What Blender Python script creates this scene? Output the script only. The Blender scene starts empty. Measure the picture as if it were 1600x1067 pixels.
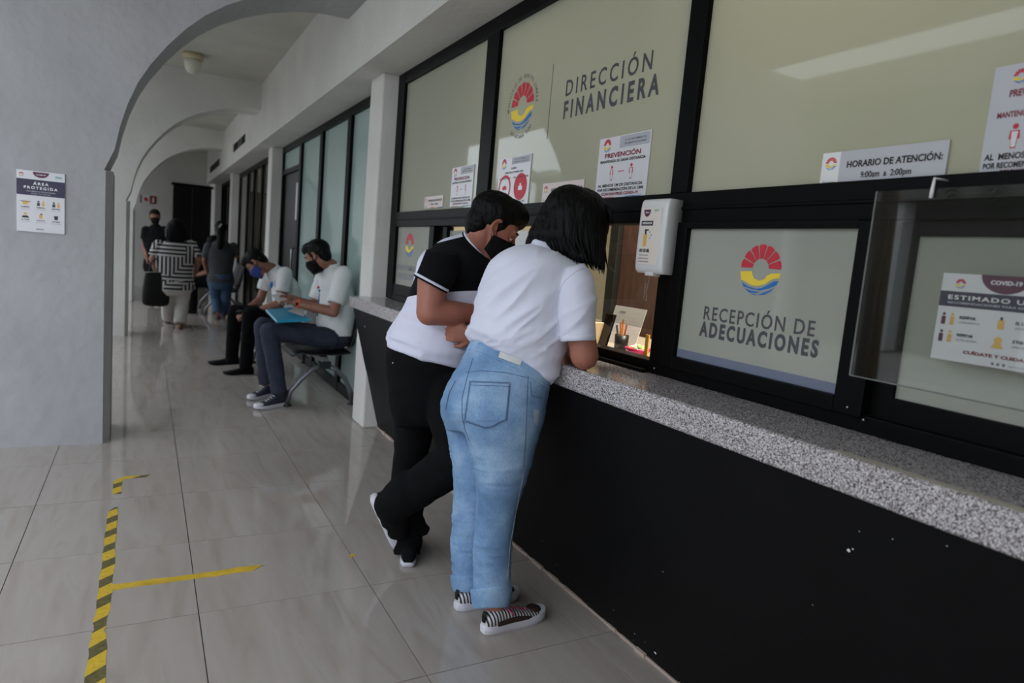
import bpy, bmesh, math, random
import numpy as np
from mathutils import Vector, Matrix
from mathutils.bvhtree import BVHTree

SC = bpy.context.scene
COL = SC.collection
random.seed(4)

# ------------------------------------------------------------------ camera
FPX = 1043.4065
MR = np.array([[0.8756457636524402, -0.47541192713483565, 0.08501762249955296],
               [-0.017187102949941975, 0.14524983721378057, 0.9892457168376108],
               [0.4826480084800132, 0.8676900277906344, -0.11901645089215677]])
CAM = np.array([0.0, 0.0, 1.28457])
cd = bpy.data.cameras.new('camera')
cam = bpy.data.objects.new('camera', cd)
COL.objects.link(cam)
cd.sensor_width = 36.0
cd.lens = FPX / 1600 * 36
m4 = Matrix.Identity(4)
for i in range(3):
    m4[i][0], m4[i][1], m4[i][2], m4[i][3] = MR[0][i], MR[1][i], -MR[2][i], CAM[i]
cam.matrix_world = m4
cd.dof.use_dof = True
cd.dof.focus_distance = 2.35
cd.dof.aperture_fstop = 2.8
cd.clip_start = 0.02
SC.camera = cam

# ------------------------------------------------------------------ light
SC.view_settings.view_transform = 'Standard'
SC.view_settings.look = 'None'
SC.view_settings.gamma = 1.0
SC.view_settings.use_curve_mapping = False
SC.view_settings.exposure = 1.54
wd = bpy.data.worlds.new('overcast_sky')
SC.world = wd
wd.use_nodes = True
_bg = wd.node_tree.nodes['Background']
_bg.inputs[0].default_value = (0.82, 0.90, 1.0, 1)
_bg.inputs[1].default_value = 1.15

def lamp(name, kind, loc, energy, color=(1, 1, 1), size=.2, rot=(0, 0, 0)):
    l = bpy.data.lights.new(name, kind)
    l.energy = energy
    l.color = color
    if kind == 'AREA':
        l.size = size
    o = bpy.data.objects.new(name, l)
    o.location = loc
    o.rotation_euler = rot
    COL.objects.link(o)
    return o
lamp('unseen_office_light', 'AREA', (2.1, 1.15, 2.7), 30, (1, .88, .70), .5)
lamp('unseen_office_light', 'AREA', (2.0, 2.7, 2.7), 17, (1, .90, .78), .8)  # added out of sight to brighten the room behind the hatch

# ------------------------------------------------------------------ maths: where a pixel of the 1600x1067 frame lies in the room
def ray(u, v):
    return MR.T @ np.array([(u - 800) / FPX, (533.5 - v) / FPX, 1.0])
def P(u, v, d):                       # at forward depth d
    return CAM + ray(u, v) * d
def AX(u, v, x):                      # on the plane X = x
    r = ray(u, v)
    return CAM + r * (x / r[0])
def AY(u, v, y):
    r = ray(u, v)
    return CAM + r * (y / r[1])
def AZ(u, v, z=0.0):
    r = ray(u, v)
    return CAM + r * ((z - CAM[2]) / r[2])
RIGHT, UP, FWD = MR[0], MR[1], MR[2]
def nrm(a):
    a = np.asarray(a, float)
    return a / max(1e-9, np.linalg.norm(a))

# ------------------------------------------------------------------ materials
def lin(c):
    return tuple((x / 12.92 if x <= .04045 else ((x + .055) / 1.055) ** 2.4) for x in c)
def rgb(r, g, b):
    return lin((r / 255, g / 255, b / 255))
MATS = {}
def mat(name, col, rough=.6, metal=0.0, spec=.5, var=0.0, vscale=8.0, bump=0.0, bscale=40.0, stretch=None, sheen=0.0, coat=0.0):
    if name in MATS:
        return MATS[name]
    m = bpy.data.materials.new(name)
    m.use_nodes = True
    nt = m.node_tree
    b = nt.nodes['Principled BSDF']
    b.inputs['Base Color'].default_value = (*col, 1)
    b.inputs['Roughness'].default_value = rough
    b.inputs['Metallic'].default_value = metal
    b.inputs['Specular IOR Level'].default_value = spec
    if sheen:
        b.inputs['Sheen Weight'].default_value = sheen
    if coat:
        b.inputs['Coat Weight'].default_value = coat
        b.inputs['Coat Roughness'].default_value = .03
    if var or bump:
        tc = nt.nodes.new('ShaderNodeTexCoord')
        mp = nt.nodes.new('ShaderNodeMapping')
        nt.links.new(tc.outputs['Object'], mp.inputs[0])
        if stretch:
            mp.inputs['Scale'].default_value = stretch
    if var:
        n = nt.nodes.new('ShaderNodeTexNoise')
        n.inputs['Scale'].default_value = vscale
        n.inputs['Detail'].default_value = 6
        nt.links.new(mp.outputs[0], n.inputs['Vector'])
        r = nt.nodes.new('ShaderNodeValToRGB')
        r.color_ramp.elements[0].position = .3
        r.color_ramp.elements[1].position = .7
        r.color_ramp.elements[0].color = (*[x * (1 - var) for x in col], 1)
        r.color_ramp.elements[1].color = (*[min(1, x * (1 + var * .6)) for x in col], 1)
        nt.links.new(n.outputs[0], r.inputs[0])
        nt.links.new(r.outputs[0], b.inputs['Base Color'])
    if bump:
        n2 = nt.nodes.new('ShaderNodeTexNoise')
        n2.inputs['Scale'].default_value = bscale
        n2.inputs['Detail'].default_value = 5
        nt.links.new(mp.outputs[0], n2.inputs['Vector'])
        bp = nt.nodes.new('ShaderNodeBump')
        bp.inputs['Strength'].default_value = bump
        bp.inputs['Distance'].default_value = .01
        nt.links.new(n2.outputs[0], bp.inputs['Height'])
        nt.links.new(bp.outputs[0], b.inputs['Normal'])
    MATS[name] = m
    return m
def N(nt, t, **kw):
    n = nt.nodes.new(t)
    for k, v in kw.items():
        setattr(n, k, v)
    return n
def ramp(nt, src, stops):
    r = nt.nodes.new('ShaderNodeValToRGB')
    e = r.color_ramp.elements
    while len(e) < len(stops):
        e.new(.5)
    for el, (p, c) in zip(e, stops):
        el.position = p
        el.color = (*c, 1)
    nt.links.new(src, r.inputs[0])
    return r.outputs[0]
def bsdf(m):
    return m.node_tree.nodes['Principled BSDF']

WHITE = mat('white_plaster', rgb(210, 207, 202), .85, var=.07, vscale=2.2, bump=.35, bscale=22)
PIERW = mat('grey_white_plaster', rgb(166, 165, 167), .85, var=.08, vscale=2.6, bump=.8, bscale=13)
CEIL = mat('ceiling_plaster', rgb(190, 187, 178), .9, var=.14, vscale=1.6, bump=.25, bscale=14)
BLACKMET = mat('black_aluminium', rgb(10, 10, 11), .42, spec=.08, var=.12, vscale=6)
COUNTERBLACK = mat('black_painted_panel', rgb(12, 12, 14), .5, spec=.15, var=.25, vscale=5, bump=.08, bscale=30)

def m_tile():
    m = mat('polished_tile', rgb(196, 188, 180), .05, spec=.6)
    nt = m.node_tree
    b = bsdf(m)
    tc = N(nt, 'ShaderNodeTexCoord')
    oi = N(nt, 'ShaderNodeObjectInfo')
    mul = N(nt, 'ShaderNodeVectorMath', operation='SCALE')
    mul.inputs['Scale'].default_value = 3.7
    nt.links.new(oi.outputs['Location'], mul.inputs[0])
    add = N(nt, 'ShaderNodeVectorMath', operation='ADD')
    nt.links.new(tc.outputs['Object'], add.inputs[0])
    nt.links.new(mul.outputs[0], add.inputs[1])
    mp = N(nt, 'ShaderNodeMapping')
    mp.inputs['Scale'].default_value = (7, 1.1, 1)
    nt.links.new(add.outputs[0], mp.inputs[0])
    nz = N(nt, 'ShaderNodeTexNoise')
    nz.inputs['Scale'].default_value = 1.6
    nz.inputs['Detail'].default_value = 7
    nz.inputs['Distortion'].default_value = 1.1
    nt.links.new(mp.outputs[0], nz.inputs['Vector'])
    c = ramp(nt, nz.outputs[0], [(.2, rgb(154, 143, 135)), (.42, rgb(167, 157, 149)), (.6, rgb(173, 164, 157)), (.8, rgb(161, 151, 142))])
    nt.links.new(c, b.inputs['Base Color'])
    r2 = N(nt, 'ShaderNodeTexNoise')
    r2.inputs['Scale'].default_value = 3
    nt.links.new(add.outputs[0], r2.inputs['Vector'])
    rr = N(nt, 'ShaderNodeMapRange')
    rr.inputs['To Min'].default_value = .03
    rr.inputs['To Max'].default_value = .075
    nt.links.new(r2.outputs[0], rr.inputs[0])
    nt.links.new(rr.outputs[0], b.inputs['Roughness'])
    return m
TILE = m_tile()
GROUT = mat('dark_grout', rgb(92, 86, 82), .9, var=.3, vscale=4)

def m_granite():
    m = mat('speckled_granite', rgb(150, 145, 145), .16, spec=.5)
    nt = m.node_tree
    b = bsdf(m)
    tc = N(nt, 'ShaderNodeTexCoord')
    v = N(nt, 'ShaderNodeTexVoronoi')
    v.inputs['Scale'].default_value = 430
    nt.links.new(tc.outputs['Object'], v.inputs['Vector'])
    bw = N(nt, 'ShaderNodeSeparateColor')
    nt.links.new(v.outputs['Color'], bw.inputs[0])
    c = ramp(nt, bw.outputs[0], [(.0, rgb(30, 28, 32)), (.14, rgb(72, 68, 71)), (.38, rgb(132, 126, 127)), (.6, rgb(186, 179, 180)), (.85, rgb(225, 221, 224)), (1, rgb(150, 128, 122))])
    nt.links.new(c, b.inputs['Base Color'])
    return m
GRANITE = m_granite()

def m_film(name, c, rough=.04, glow=0.0):
    m = mat(name, c, rough, spec=.5, var=.05, vscale=1.4)
    if glow:                                   # a translucent vinyl that lets the office light through
        nt = m.node_tree
        tl = N(nt, 'ShaderNodeBsdfTranslucent')
        tl.inputs[0].default_value = (*c, 1)
        mx = N(nt, 'ShaderNodeMixShader')
        mx.inputs[0].default_value = glow
        nt.links.new(bsdf(m).outputs[0], mx.inputs[1])
        nt.links.new(tl.outputs[0], mx.inputs[2])
        nt.links.new(mx.outputs[0], nt.nodes['Material Output'].inputs[0])
    return m
FILM = m_film('frosted_window_film', rgb(182, 183, 166), .03, .3)
FILM2 = m_film('pale_sash_film', rgb(172, 174, 164), .03, .2)
TEAL = m_film('teal_window_film', rgb(164, 186, 181), .04)
DIM = m_film('dim_beige_glass', rgb(84, 80, 70), .05)
DARKGLASS = mat('dark_glass', rgb(22, 23, 24), .04)

def m_clear(name, tint=(1, 1, 1)):
    m = bpy.data.materials.new(name)
    m.use_nodes = True
    nt = m.node_tree
    nt.nodes.clear()
    out = N(nt, 'ShaderNodeOutputMaterial')
    tr = N(nt, 'ShaderNodeBsdfTransparent')
    tr.inputs[0].default_value = (*tint, 1)
    gl = N(nt, 'ShaderNodeBsdfGlossy')
    gl.inputs['Roughness'].default_value = .02
    fr = N(nt, 'ShaderNodeFresnel')
    ge = N(nt, 'ShaderNodeNewGeometry')
    mr = N(nt, 'ShaderNodeMapRange')          # same reflectance entering and leaving the thin sheet
    mr.inputs['To Min'].default_value = 1.5
    mr.inputs['To Max'].default_value = 1 / 1.5
    nt.links.new(ge.outputs['Backfacing'], mr.inputs[0])
    nt.links.new(mr.outputs[0], fr.inputs[0])
    mx = N(nt, 'ShaderNodeMixShader')
    nt.links.new(fr.outputs[0], mx.inputs[0])
    nt.links.new(tr.outputs[0], mx.inputs[1])
    nt.links.new(gl.outputs[0], mx.inputs[2])
    nt.links.new(mx.outputs[0], out.inputs[0])
    return m
CLEAR = m_clear('clear_acrylic', (.93, .94, .93))
CLEARG = m_clear('clear_glass', (.82, .84, .83))

def ink(name, c, rough=.5):
    return mat('ink_' + name, c, rough)
INK_GREY = ink('dark_grey', rgb(70, 72, 78))
INK_BLACK = ink('black', rgb(38, 36, 40))
INK_RED = ink('red', rgb(196, 40, 58))
INK_DRED = ink('dark_red', rgb(128, 32, 48))
INK_YEL = ink('yellow', rgb(240, 208, 60))
INK_BLUE = ink('blue', rgb(32, 110, 182))
INK_WHITE = ink('white', rgb(232, 230, 230))
INK_LGREY = ink('light_grey', rgb(178, 178, 186))
INK_MGREY = ink('mid_grey', rgb(128, 128, 136))
INK_PURP = ink('plum', rgb(88, 38, 66))
INK_TAN = ink('tan', rgb(222, 176, 92))
INK_NAVY = ink('navy', rgb(52, 48, 74))
INK_SLATE = ink('slate', rgb(110, 118, 138))
INK_TEALC = ink('teal', rgb(90, 170, 160))
PAPER = mat('sign_white', rgb(216, 214, 218), .3)
PAPER_PINK = mat('sign_pinkish', rgb(212, 196, 190), .3)
PAPER_GREY = mat('sign_grey', rgb(190, 190, 196), .25)
PAPER_PLAIN = mat('plain_paper', rgb(214, 210, 208), .7)

# ------------------------------------------------------------------ mesh helpers
class MB:
    def __init__(s):
        s.v, s.f, s.mi = [], [], []
    def add(s, vs, fs, mi=0):
        o = len(s.v)
        s.v += [tuple(map(float, p)) for p in vs]
        s.f += [tuple(o + i for i in f) for f in fs]
        s.mi += [mi] * len(fs)
        return s
    def box(s, x0, x1, y0, y1, z0, z1, mi=0):
        x0, x1 = min(x0, x1), max(x0, x1)
        y0, y1 = min(y0, y1), max(y0, y1)
        z0, z1 = min(z0, z1), max(z0, z1)
        vs = [(x, y, z) for x in (x0, x1) for y in (y0, y1) for z in (z0, z1)]
        return s.add(vs, [(0, 1, 3, 2), (4, 6, 7, 5), (0, 4, 5, 1), (2, 3, 7, 6), (0, 2, 6, 4), (1, 5, 7, 3)], mi)
    def rings(s, rs, cap=True, mi=0):
        n = len(rs[0])
        vs = [p for r in rs for p in r]
        fs = []
        for i in range(len(rs) - 1):
            for j in range(n):
                k = (j + 1) % n
                fs.append((i * n + j, i * n + k, (i + 1) * n + k, (i + 1) * n + j))
        if cap:
            fs.append(tuple(range(n - 1, -1, -1)))
            fs.append(tuple((len(rs) - 1) * n + j for j in range(n)))
        return s.add(vs, fs, mi)
    def tube(s, pts, r, n=10, cap=True, mi=0, flat=1.0):
        pts = [np.asarray(p, float) for p in pts]
        rr = r if hasattr(r, '__len__') else [r] * len(pts)
        t0 = nrm(pts[1] - pts[0])
        a = np.cross(t0, [0, 0, 1])
        if np.linalg.norm(a) < 1e-3:
            a = np.cross(t0, [1, 0, 0])
        a = nrm(a)
        out = []
        for i, p in enumerate(pts):
            t = nrm(pts[min(i + 1, len(pts) - 1)] - pts[max(i - 1, 0)])
            a = nrm(a - t * (a @ t))
            b = np.cross(t, a)
            out.append([p + rr[i] * (a * math.cos(q) + b * flat * math.sin(q)) for q in [2 * math.pi * k / n for k in range(n)]])
        return s.rings(out, cap, mi)
    def lathe(s, c, prof, n=24, mi=0):
        c = np.asarray(c, float)
        return s.rings([[c + np.array([r * math.cos(a), r * math.sin(a), z]) for a in [2 * math.pi * k / n for k in range(n)]] for r, z in prof], True, mi)
    def prism(s, poly, vec, mi=0):
        poly = [np.asarray(p, float) for p in poly]
        vec = np.asarray(vec, float)
        return s.rings([poly, [p + vec for p in poly]], True, mi)
    def ell(s, c, ax, n=20, m=12, mi=0):      # ax: three axis vectors
        c = np.asarray(c, float)
        ax = [np.asarray(a, float) for a in ax]
        rs = []
        for i in range(m + 1):
            t = math.pi * (i + .02) / (m + .04)
            rs.append([c + ax[2] * math.cos(t) + math.sin(t) * (ax[0] * math.cos(q) + ax[1] * math.sin(q)) for q in [2 * math.pi * k / n for k in range(n)]])
        return s.rings(rs[::-1], True, mi)
    def ball(s, c, r, n=16, m=10, mi=0):
        return s.ell(c, [(r, 0, 0), (0, r, 0), (0, 0, r)], n, m, mi)
    def caps(s, pts, rads, n=16, mi=0):       # chain of tapered round-ended limbs
        for i in range(len(pts) - 1):
            a, b = np.asarray(pts[i], float), np.asarray(pts[i + 1], float)
            ra, rb = rads[i], rads[i + 1]
            t = nrm(b - a)
            L = np.linalg.norm(b - a)
            q = [a + t * (-ra * math.cos(k * math.pi / 10)) for k in range(6)]
            w = [ra * math.sin(k * math.pi / 10) + 1e-4 for k in range(6)]
            q += [b + t * (rb * math.sin(k * math.pi / 10)) for k in range(6)]
            w += [rb * math.cos(k * math.pi / 10) + 1e-4 for k in range(6)]
            s.tube(q, w, n, True, mi)
        return s
    def loft(s, rl, n=28, ex=2.0, mi=0, sub=4):   # rl: list of (centre, a-vector, b-vector); smooth between rings
        C0 = np.array([np.concatenate([c, a, b]) for c, a, b in rl])
        out = []
        m = len(C0)
        for i in range(m - 1):
            p0, p1, p2, p3 = C0[max(i - 1, 0)], C0[i], C0[i + 1], C0[min(i + 2, m - 1)]
            for k in range(sub):
                t = k / sub
                out.append(.5 * ((2 * p1) + (-p0 + p2) * t + (2 * p0 - 5 * p1 + 4 * p2 - p3) * t * t + (-p0 + 3 * p1 - 3 * p2 + p3) * t ** 3))
        out.append(C0[-1])
        rs = []
        for o in out:
            c, a, b = o[:3], o[3:6], o[6:]
            r = []
            for k in range(n):
                q = 2 * math.pi * k / n
                cs, sn = math.cos(q), math.sin(q)
                r.append(c + a * math.copysign(abs(cs) ** (2 / ex), cs) + b * math.copysign(abs(sn) ** (2 / ex), sn))
            rs.append(r)
        return s.rings(rs, True, mi)
    def mesh(s, name):
        me = bpy.data.meshes.new(name)
        me.from_pydata(s.v, [], s.f)
        me.polygons.foreach_set('material_index', s.mi)
        bm = bmesh.new()
        bm.from_mesh(me)
        bmesh.ops.recalc_face_normals(bm, faces=bm.faces)
        bm.to_mesh(me)
        bm.free()
        return me
    def build(s, name, mats, parent=None, smooth=False, bevel=0, seg=2):
        return link(name, s.mesh(name), mats, parent, smooth, bevel, seg)

def link(name, me, mats, parent=None, smooth=False, bevel=0, seg=2):
    o = bpy.data.objects.new(name, me)
    for m in (mats if isinstance(mats, (list, tuple)) else [mats]):
        me.materials.append(m)
    COL.objects.link(o)
    if smooth:
        me.polygons.foreach_set('use_smooth', [True] * len(me.polygons))
    if bevel:
        b = o.modifiers.new('edge', 'BEVEL')
        b.width = bevel
        b.segments = seg
        b.limit_method = 'ANGLE'
        b.angle_limit = math.radians(40)
    if parent:
        setpar(o, parent)
    return o
def setpar(o, parent):
    o.parent = parent
    o.matrix_parent_inverse = Matrix.Translation(-Vector(parent.location)) if parent.parent is None else Matrix.Identity(4)
def empty(name, loc=(0, 0, 0)):
    o = bpy.data.objects.new(name, None)
    o.location = loc
    COL.objects.link(o)
    return o
def tag(o, label, cat, group=None, kind=None):
    o['label'] = label
    o['category'] = cat
    if group:
        o['group'] = group
    if kind:
        o['kind'] = kind
    return o

# numpy noise for cloth folds and hair
def vnoise(p, seed=0):
    p = np.asarray(p)
    i = np.floor(p).astype(np.int64)
    f = p - i
    f = f * f * (3 - 2 * f)
    r = 0
    for dx in (0, 1):
        for dy in (0, 1):
            for dz in (0, 1):
                h = (i[:, 0] + dx) * 374761393 + (i[:, 1] + dy) * 668265263 + (i[:, 2] + dz) * 2147483647 + seed * 97531
                h = (h ^ (h >> 13)) * 1274126177
                h = ((h ^ (h >> 16)) & 0xffff) / 65535.0
                w = (f[:, 0] if dx else 1 - f[:, 0]) * (f[:, 1] if dy else 1 - f[:, 1]) * (f[:, 2] if dz else 1 - f[:, 2])
                r = r + h * w
    return r
def fold(co, axes, scales, seed=0):
    """ridged noise measured along three axes; a small scale along an axis makes folds run that way"""
    q = np.stack([co @ nrm(a) * s for a, s in zip(axes, scales)], 1)
    n = vnoise(q + 50, seed) * .65 + vnoise(q * 2.1 + 90, seed + 1) * .35
    return 1 - np.abs(2 * n - 1) * 2

def crease(co, axes, scales, seed=0):
    """sharper, sparser version of fold: narrow raised creases"""
    return np.clip(fold(co, axes, scales, seed) * .5 + .5, 0, 1) ** 3 - .2
def coords(me):
    a = np.empty(len(me.vertices) * 3)
    me.vertices.foreach_get('co', a)
    return a.reshape(-1, 3)
def normals(me):
    a = np.empty(len(me.vertices) * 3)
    me.vertices.foreach_get('normal', a)
    return a.reshape(-1, 3)
def solid(mb, name, mats, parent=None, voxel=.006, smooth=6, disp=None, clip=None, attr=None):
    """one continuous skin over the overlapping volumes in mb"""
    me = mb.mesh(name)
    t = bpy.data.objects.new('tmp', me)
    COL.objects.link(t)
    r = t.modifiers.new('r', 'REMESH')
    r.mode = 'VOXEL'
    r.voxel_size = voxel
    sm = t.modifiers.new('s', 'SMOOTH')
    sm.factor = .5
    sm.iterations = smooth
    dg = bpy.context.evaluated_depsgraph_get()
    me2 = bpy.data.meshes.new_from_object(t.evaluated_get(dg))
    bpy.data.objects.remove(t)
    bpy.data.meshes.remove(me)
    me2.name = name
    if disp:
        co = coords(me2)
        nn = normals(me2)
        co = co + nn * disp(co, nn)[:, None]
        me2.vertices.foreach_set('co', co.ravel())
    if clip:                     # remove what a test on the points says is outside
        co = coords(me2)
        bad = clip(co)
        bm = bmesh.new()
        bm.from_mesh(me2)
        bm.verts.ensure_lookup_table()
        bmesh.ops.delete(bm, geom=[bm.verts[i] for i in np.nonzero(bad)[0]], context='VERTS')
        bm.to_mesh(me2)
        bm.free()
    if attr:
        for k, fn in attr.items():
            a = me2.attributes.new(k, 'FLOAT', 'POINT')
            a.data.foreach_set('value', fn(coords(me2)).astype(np.float32))
    me2.update()
    return link(name, me2, mats, parent, True)

# text ---------------------------------------------------------------
def text_mesh(s, bold=0.0, space=1.0):
    cu = bpy.data.curves.new('t', 'FONT')
    cu.body = s
    cu.size = 1.0
    cu.align_x = 'LEFT'
    cu.resolution_u = 3
    cu.offset = bold
    cu.space_character = space
    o = bpy.data.objects.new('t', cu)
    COL.objects.link(o)
    dg = bpy.context.evaluated_depsgraph_get()
    me = bpy.data.meshes.new_from_object(o.evaluated_get(dg))
    bpy.data.objects.remove(o)
    bpy.data.curves.remove(cu)
    return me
class Board:
    """a flat printed face: origin o, right vector r, up vector u (world), outward normal n"""
    def __init__(s, o, r, u, parent, lift=.0008):
        s.o, s.r, s.u = np.array(o, float), np.array(r, float), np.array(u, float)
        s.n = nrm(np.cross(s.r, s.u))
        s.par, s.lift = parent, lift
        s.k = 0
    def w(s, a, b, h=None):
        return s.o + s.r * a + s.u * b + s.n * (s.lift if h is None else h)
    def text(s, t, x0, x1, y, h, m, bold=0.0, align='fit', space=1.0, name='lettering'):
        """letters of cap height h (board units of metres), from x0 to x1"""
        me = text_mesh(t, bold, space)
        co = coords(me)
        if len(co) == 0:
            return
        mn, mx = co.min(0), co.max(0)
        sx = (x1 - x0) / (mx[0] - mn[0])
        sy = h / .73
        if align != 'fit':
            sx = min(sx, sy)
            wd_ = (mx[0] - mn[0]) * sx
            x0 = {'l': x0, 'c': (x0 + x1 - wd_) / 2, 'r': x1 - wd_}[align]
        X = (co[:, 0] - mn[0]) * sx + x0
        Y = co[:, 1] * sy + y
        s.k += 1
        W = s.o[None] + X[:, None] * s.r + Y[:, None] * s.u + s.n * (s.lift * (1 + .15 * (s.k % 5)))
        me.vertices.foreach_set('co', W.ravel())
        me.update()
        me.materials.clear()
        return link(name, me, m, s.par)
    def poly(s, pts, m, name='printed_shape', h=None):
        """one or several polygons"""
        if not isinstance(pts[0][0], (list, tuple)):
            pts = [pts]
        s.k += 1
        hh = s.lift * (.55 + .04 * (s.k % 8)) if h is None else h
        mb = MB()
        for p in pts:
            mb.add([s.w(a, b, hh) for a, b in p], [tuple(range(len(p)))])
        me = bpy.data.meshes.new(name)
        me.from_pydata(mb.v, [], mb.f)
        return link(name, me, m, s.par)
    def rect(s, x0, y0, x1, y1, m, name='printed_band', h=None):
        return s.poly([(x0, y0), (x1, y0), (x1, y1), (x0, y1)], m, name, h)
    def disc(s, cx, cy, r, m, name='printed_disc', n=24, ry=None, h=None):
        ry = ry or r
        return s.poly([(cx + r * math.cos(2 * math.pi * k / n), cy + ry * math.sin(2 * math.pi * k / n)) for k in range(n)], m, name, h)
    def emblem(s, cx, cy, rx, ry, name='emblem', fine=True):
        """red fan of petals over a yellow band and blue waves"""
        def T(p):
            return [(cx + a * rx, cy + b * ry) for a, b in p]
        red = []
        k = 7
        a0, a1 = math.radians(2), math.radians(178)
        for i in range(k):
            b0 = a0 + (a1 - a0) * (i + .07) / k
            b1 = a0 + (a1 - a0) * (i + .93) / k
            q = []
            for t in range(6):
                a = b0 + (b1 - b0) * t / 5
                rr = .98 + .03 * math.sin(math.pi * t / 5)
                q.append((rr * math.cos(a), rr * math.sin(a)))
            for t in range(5):
                a = b1 + (b0 - b1) * t / 4
                q.append((.40 * math.cos(a), .05 + .40 * math.sin(a)))
            red.append(T(q))
        s.poly(red, INK_RED, name + '_petals')
        yel = [(-.99, -.10)]
        yel += [(-.40 * math.cos(t * math.pi / 8), -.06 - .36 * math.sin(t * math.pi / 8)) for t in range(9)]
        yel += [(.99, -.08), (.95, -.28), (.6, -.36), (.3, -.55), (0, -.64), (-.35, -.60), (-.65, -.48), (-.92, -.42)]
        s.poly([T([(-.99, -.10), (-.40, -.06), (-.40, -.60), (-.65, -.5), (-.92, -.42)]),
                T([(-.40, -.06), (-.36, -.2), (-.25, -.34), (0, -.42), (0, -.62), (-.2, -.63), (-.40, -.60)]),
                T([(0, -.42), (.25, -.34), (.36, -.2), (.5, -.40), (.3, -.54), (0, -.62)]),
                T([(.36, -.2), (.55, -.1), (.99, -.08), (.96, -.26), (.7, -.30), (.5, -.40)])], INK_YEL, name + '_band')
        s.poly([T([(.94, -.36), (.72, -.40), (.5, -.52), (.2, -.68), (-.1, -.74), (-.5, -.68), (-.86, -.52), (-.74, -.70), (-.3, -.78), (.1, -.80), (.5, -.70), (.86, -.54)]),
                T([(-.68, -.76), (-.3, -.84), (.15, -.86), (-.1, -.93), (-.42, -.92)]),
                T([(.78, -.64), (.5, -.78), (.2, -.90), (.02, -.99), (.35, -.95), (.62, -.80)]),
                T([(-.36, -.95), (-.05, -.97), (.0, -1.0), (-.2, -1.0)])], INK_BLUE, name + '_waves')

def wall_board(uvTL, uvBR, x, parent, lift=.0008):
    """board on a plane X = x facing the corridor; returns board, width, height (metres)"""
    a, b = AX(*uvTL, x), AX(*uvBR, x)
    o = (x, a[1], b[2])
    return Board(o, (0, -1, 0), (0, 0, 1), parent, lift), a[1] - b[1], a[2] - b[2]

# ================================================================== THE ROOM
YA = (4.53, 9.15, 13.77)            # front faces of the three arched cross walls
YEND = 17.6
ZC, ZB, XB = 3.2, 2.475, 1.23       # ceiling, underside and face of the beam
XW = 1.5                            # face of the window frames

fl = MB().box(-1.62, 1.75, -3.05, YEND + .2, -.12, -.006).build('floor', GROUT)
tag(fl, 'polished beige stone tile floor of the corridor', 'floor', kind='structure')
tme = {}
for wdt in (.6, .37):
    h = .0016
    bm = bmesh.new()
    bmesh.ops.create_cube(bm, size=1, matrix=Matrix.Translation((wdt / 2, .3, -.004)) @ Matrix.Diagonal((wdt - 2 * h, .6 - 2 * h, .008, 1)))
    me = bpy.data.meshes.new('tile')
    bm.to_mesh(me)
    bm.free()
    me.materials.append(TILE)
    tme[wdt] = me
for k in range(-3, 3):
    for j in range(-8, 27):
        y = 1.7593 + .6 * j
        if y > YEND:
            continue
        o = bpy.data.objects.new('floor_tile', tme[.37 if k == 2 else .6])
        o.location = (.1803 + .6 * k, y, random.uniform(-.0004, .0004))
        o.parent = fl
        COL.objects.link(o)

PAVE = mat('courtyard_paving', rgb(170, 168, 160), .9, var=.25, vscale=.8)
tag(MB().box(-16, -1.62, -8, 22, -.3, -.02).build('ground', PAVE), 'pale paving of the open courtyard beyond the piers', 'ground', kind='structure')

ARCH = [(-.17, 1.60), (-.165, 1.72), (-.14, 1.85), (-.105, 1.98), (-.055, 2.11), (.005, 2.22), (.09, 2.345), (.18, 2.455), (.28, 2.555), (.40, 2.645), (.53, 2.72), (.68, 2.785), (.85, 2.84), (1.03, 2.873), (1.26, 2.885)]
def arch_wall(name, y0, label, xl=-1.05, th=.46, m=None):
    mb = MB()
    # pier with chamfered corner up to the springing
    pier = [(xl, y0), (-.207, y0), (-.172, y0 + .05), (-.178, y0 + th), (xl, y0 + th)]
    mb.rings([[(x, y, z) for x, y in pier] for z in (0, .4, .9, 1.3, 1.56, 1.60)])
    # the curved upper wall, one slab following the arch
    prof = [(-.215, 1.6)] + ARCH[1:]
    for (xa, za), (xb, zb) in zip(prof[:-1], prof[1:]):
        mb.add([(xa, y0, za), (xb, y0, zb), (xb, y0, ZC + .01), (xa, y0, ZC + .01), (xa, y0 + th, za), (xb, y0 + th, zb), (xb, y0 + th, ZC + .01), (xa, y0 + th, ZC + .01)],
               [(0, 1, 2, 3), (7, 6, 5, 4), (0, 4, 5, 1), (2, 6, 7, 3)])
    mb.add([(xl, y0, 1.6), (-.215, y0, 1.6), (-.215, y0, ZC + .01), (xl, y0, ZC + .01), (xl, y0 + th, 1.6), (-.215, y0 + th, 1.6), (-.215, y0 + th, ZC + .01), (xl, y0 + th, ZC + .01)],
           [(0, 1, 2, 3), (7, 6, 5, 4), (0, 3, 7, 4)])
    o = mb.build(name, m or WHITE)
    bm = bmesh.new()
    bm.from_mesh(o.data)
    bmesh.ops.remove_doubles(bm, verts=bm.verts, dist=.0005)
    bmesh.ops.recalc_face_normals(bm, faces=bm.faces)
    bm.to_mesh(o.data)
    bm.free()
    tag(o, label, 'wall', kind='structure')
    return o
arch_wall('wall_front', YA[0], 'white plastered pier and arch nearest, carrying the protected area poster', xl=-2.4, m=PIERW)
arch_wall('wall_middle', YA[1], 'second white arch across the corridor behind the seated men')
arch_wall('wall_rear', YA[2], 'third and farthest white arch across the corridor')
tag(MB().box(-2.2, 1.75, YEND, YEND + .15, 0, ZC).build('wall_back', WHITE), 'plain white wall closing the far end of the corridor', 'wall', kind='structure')
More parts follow.
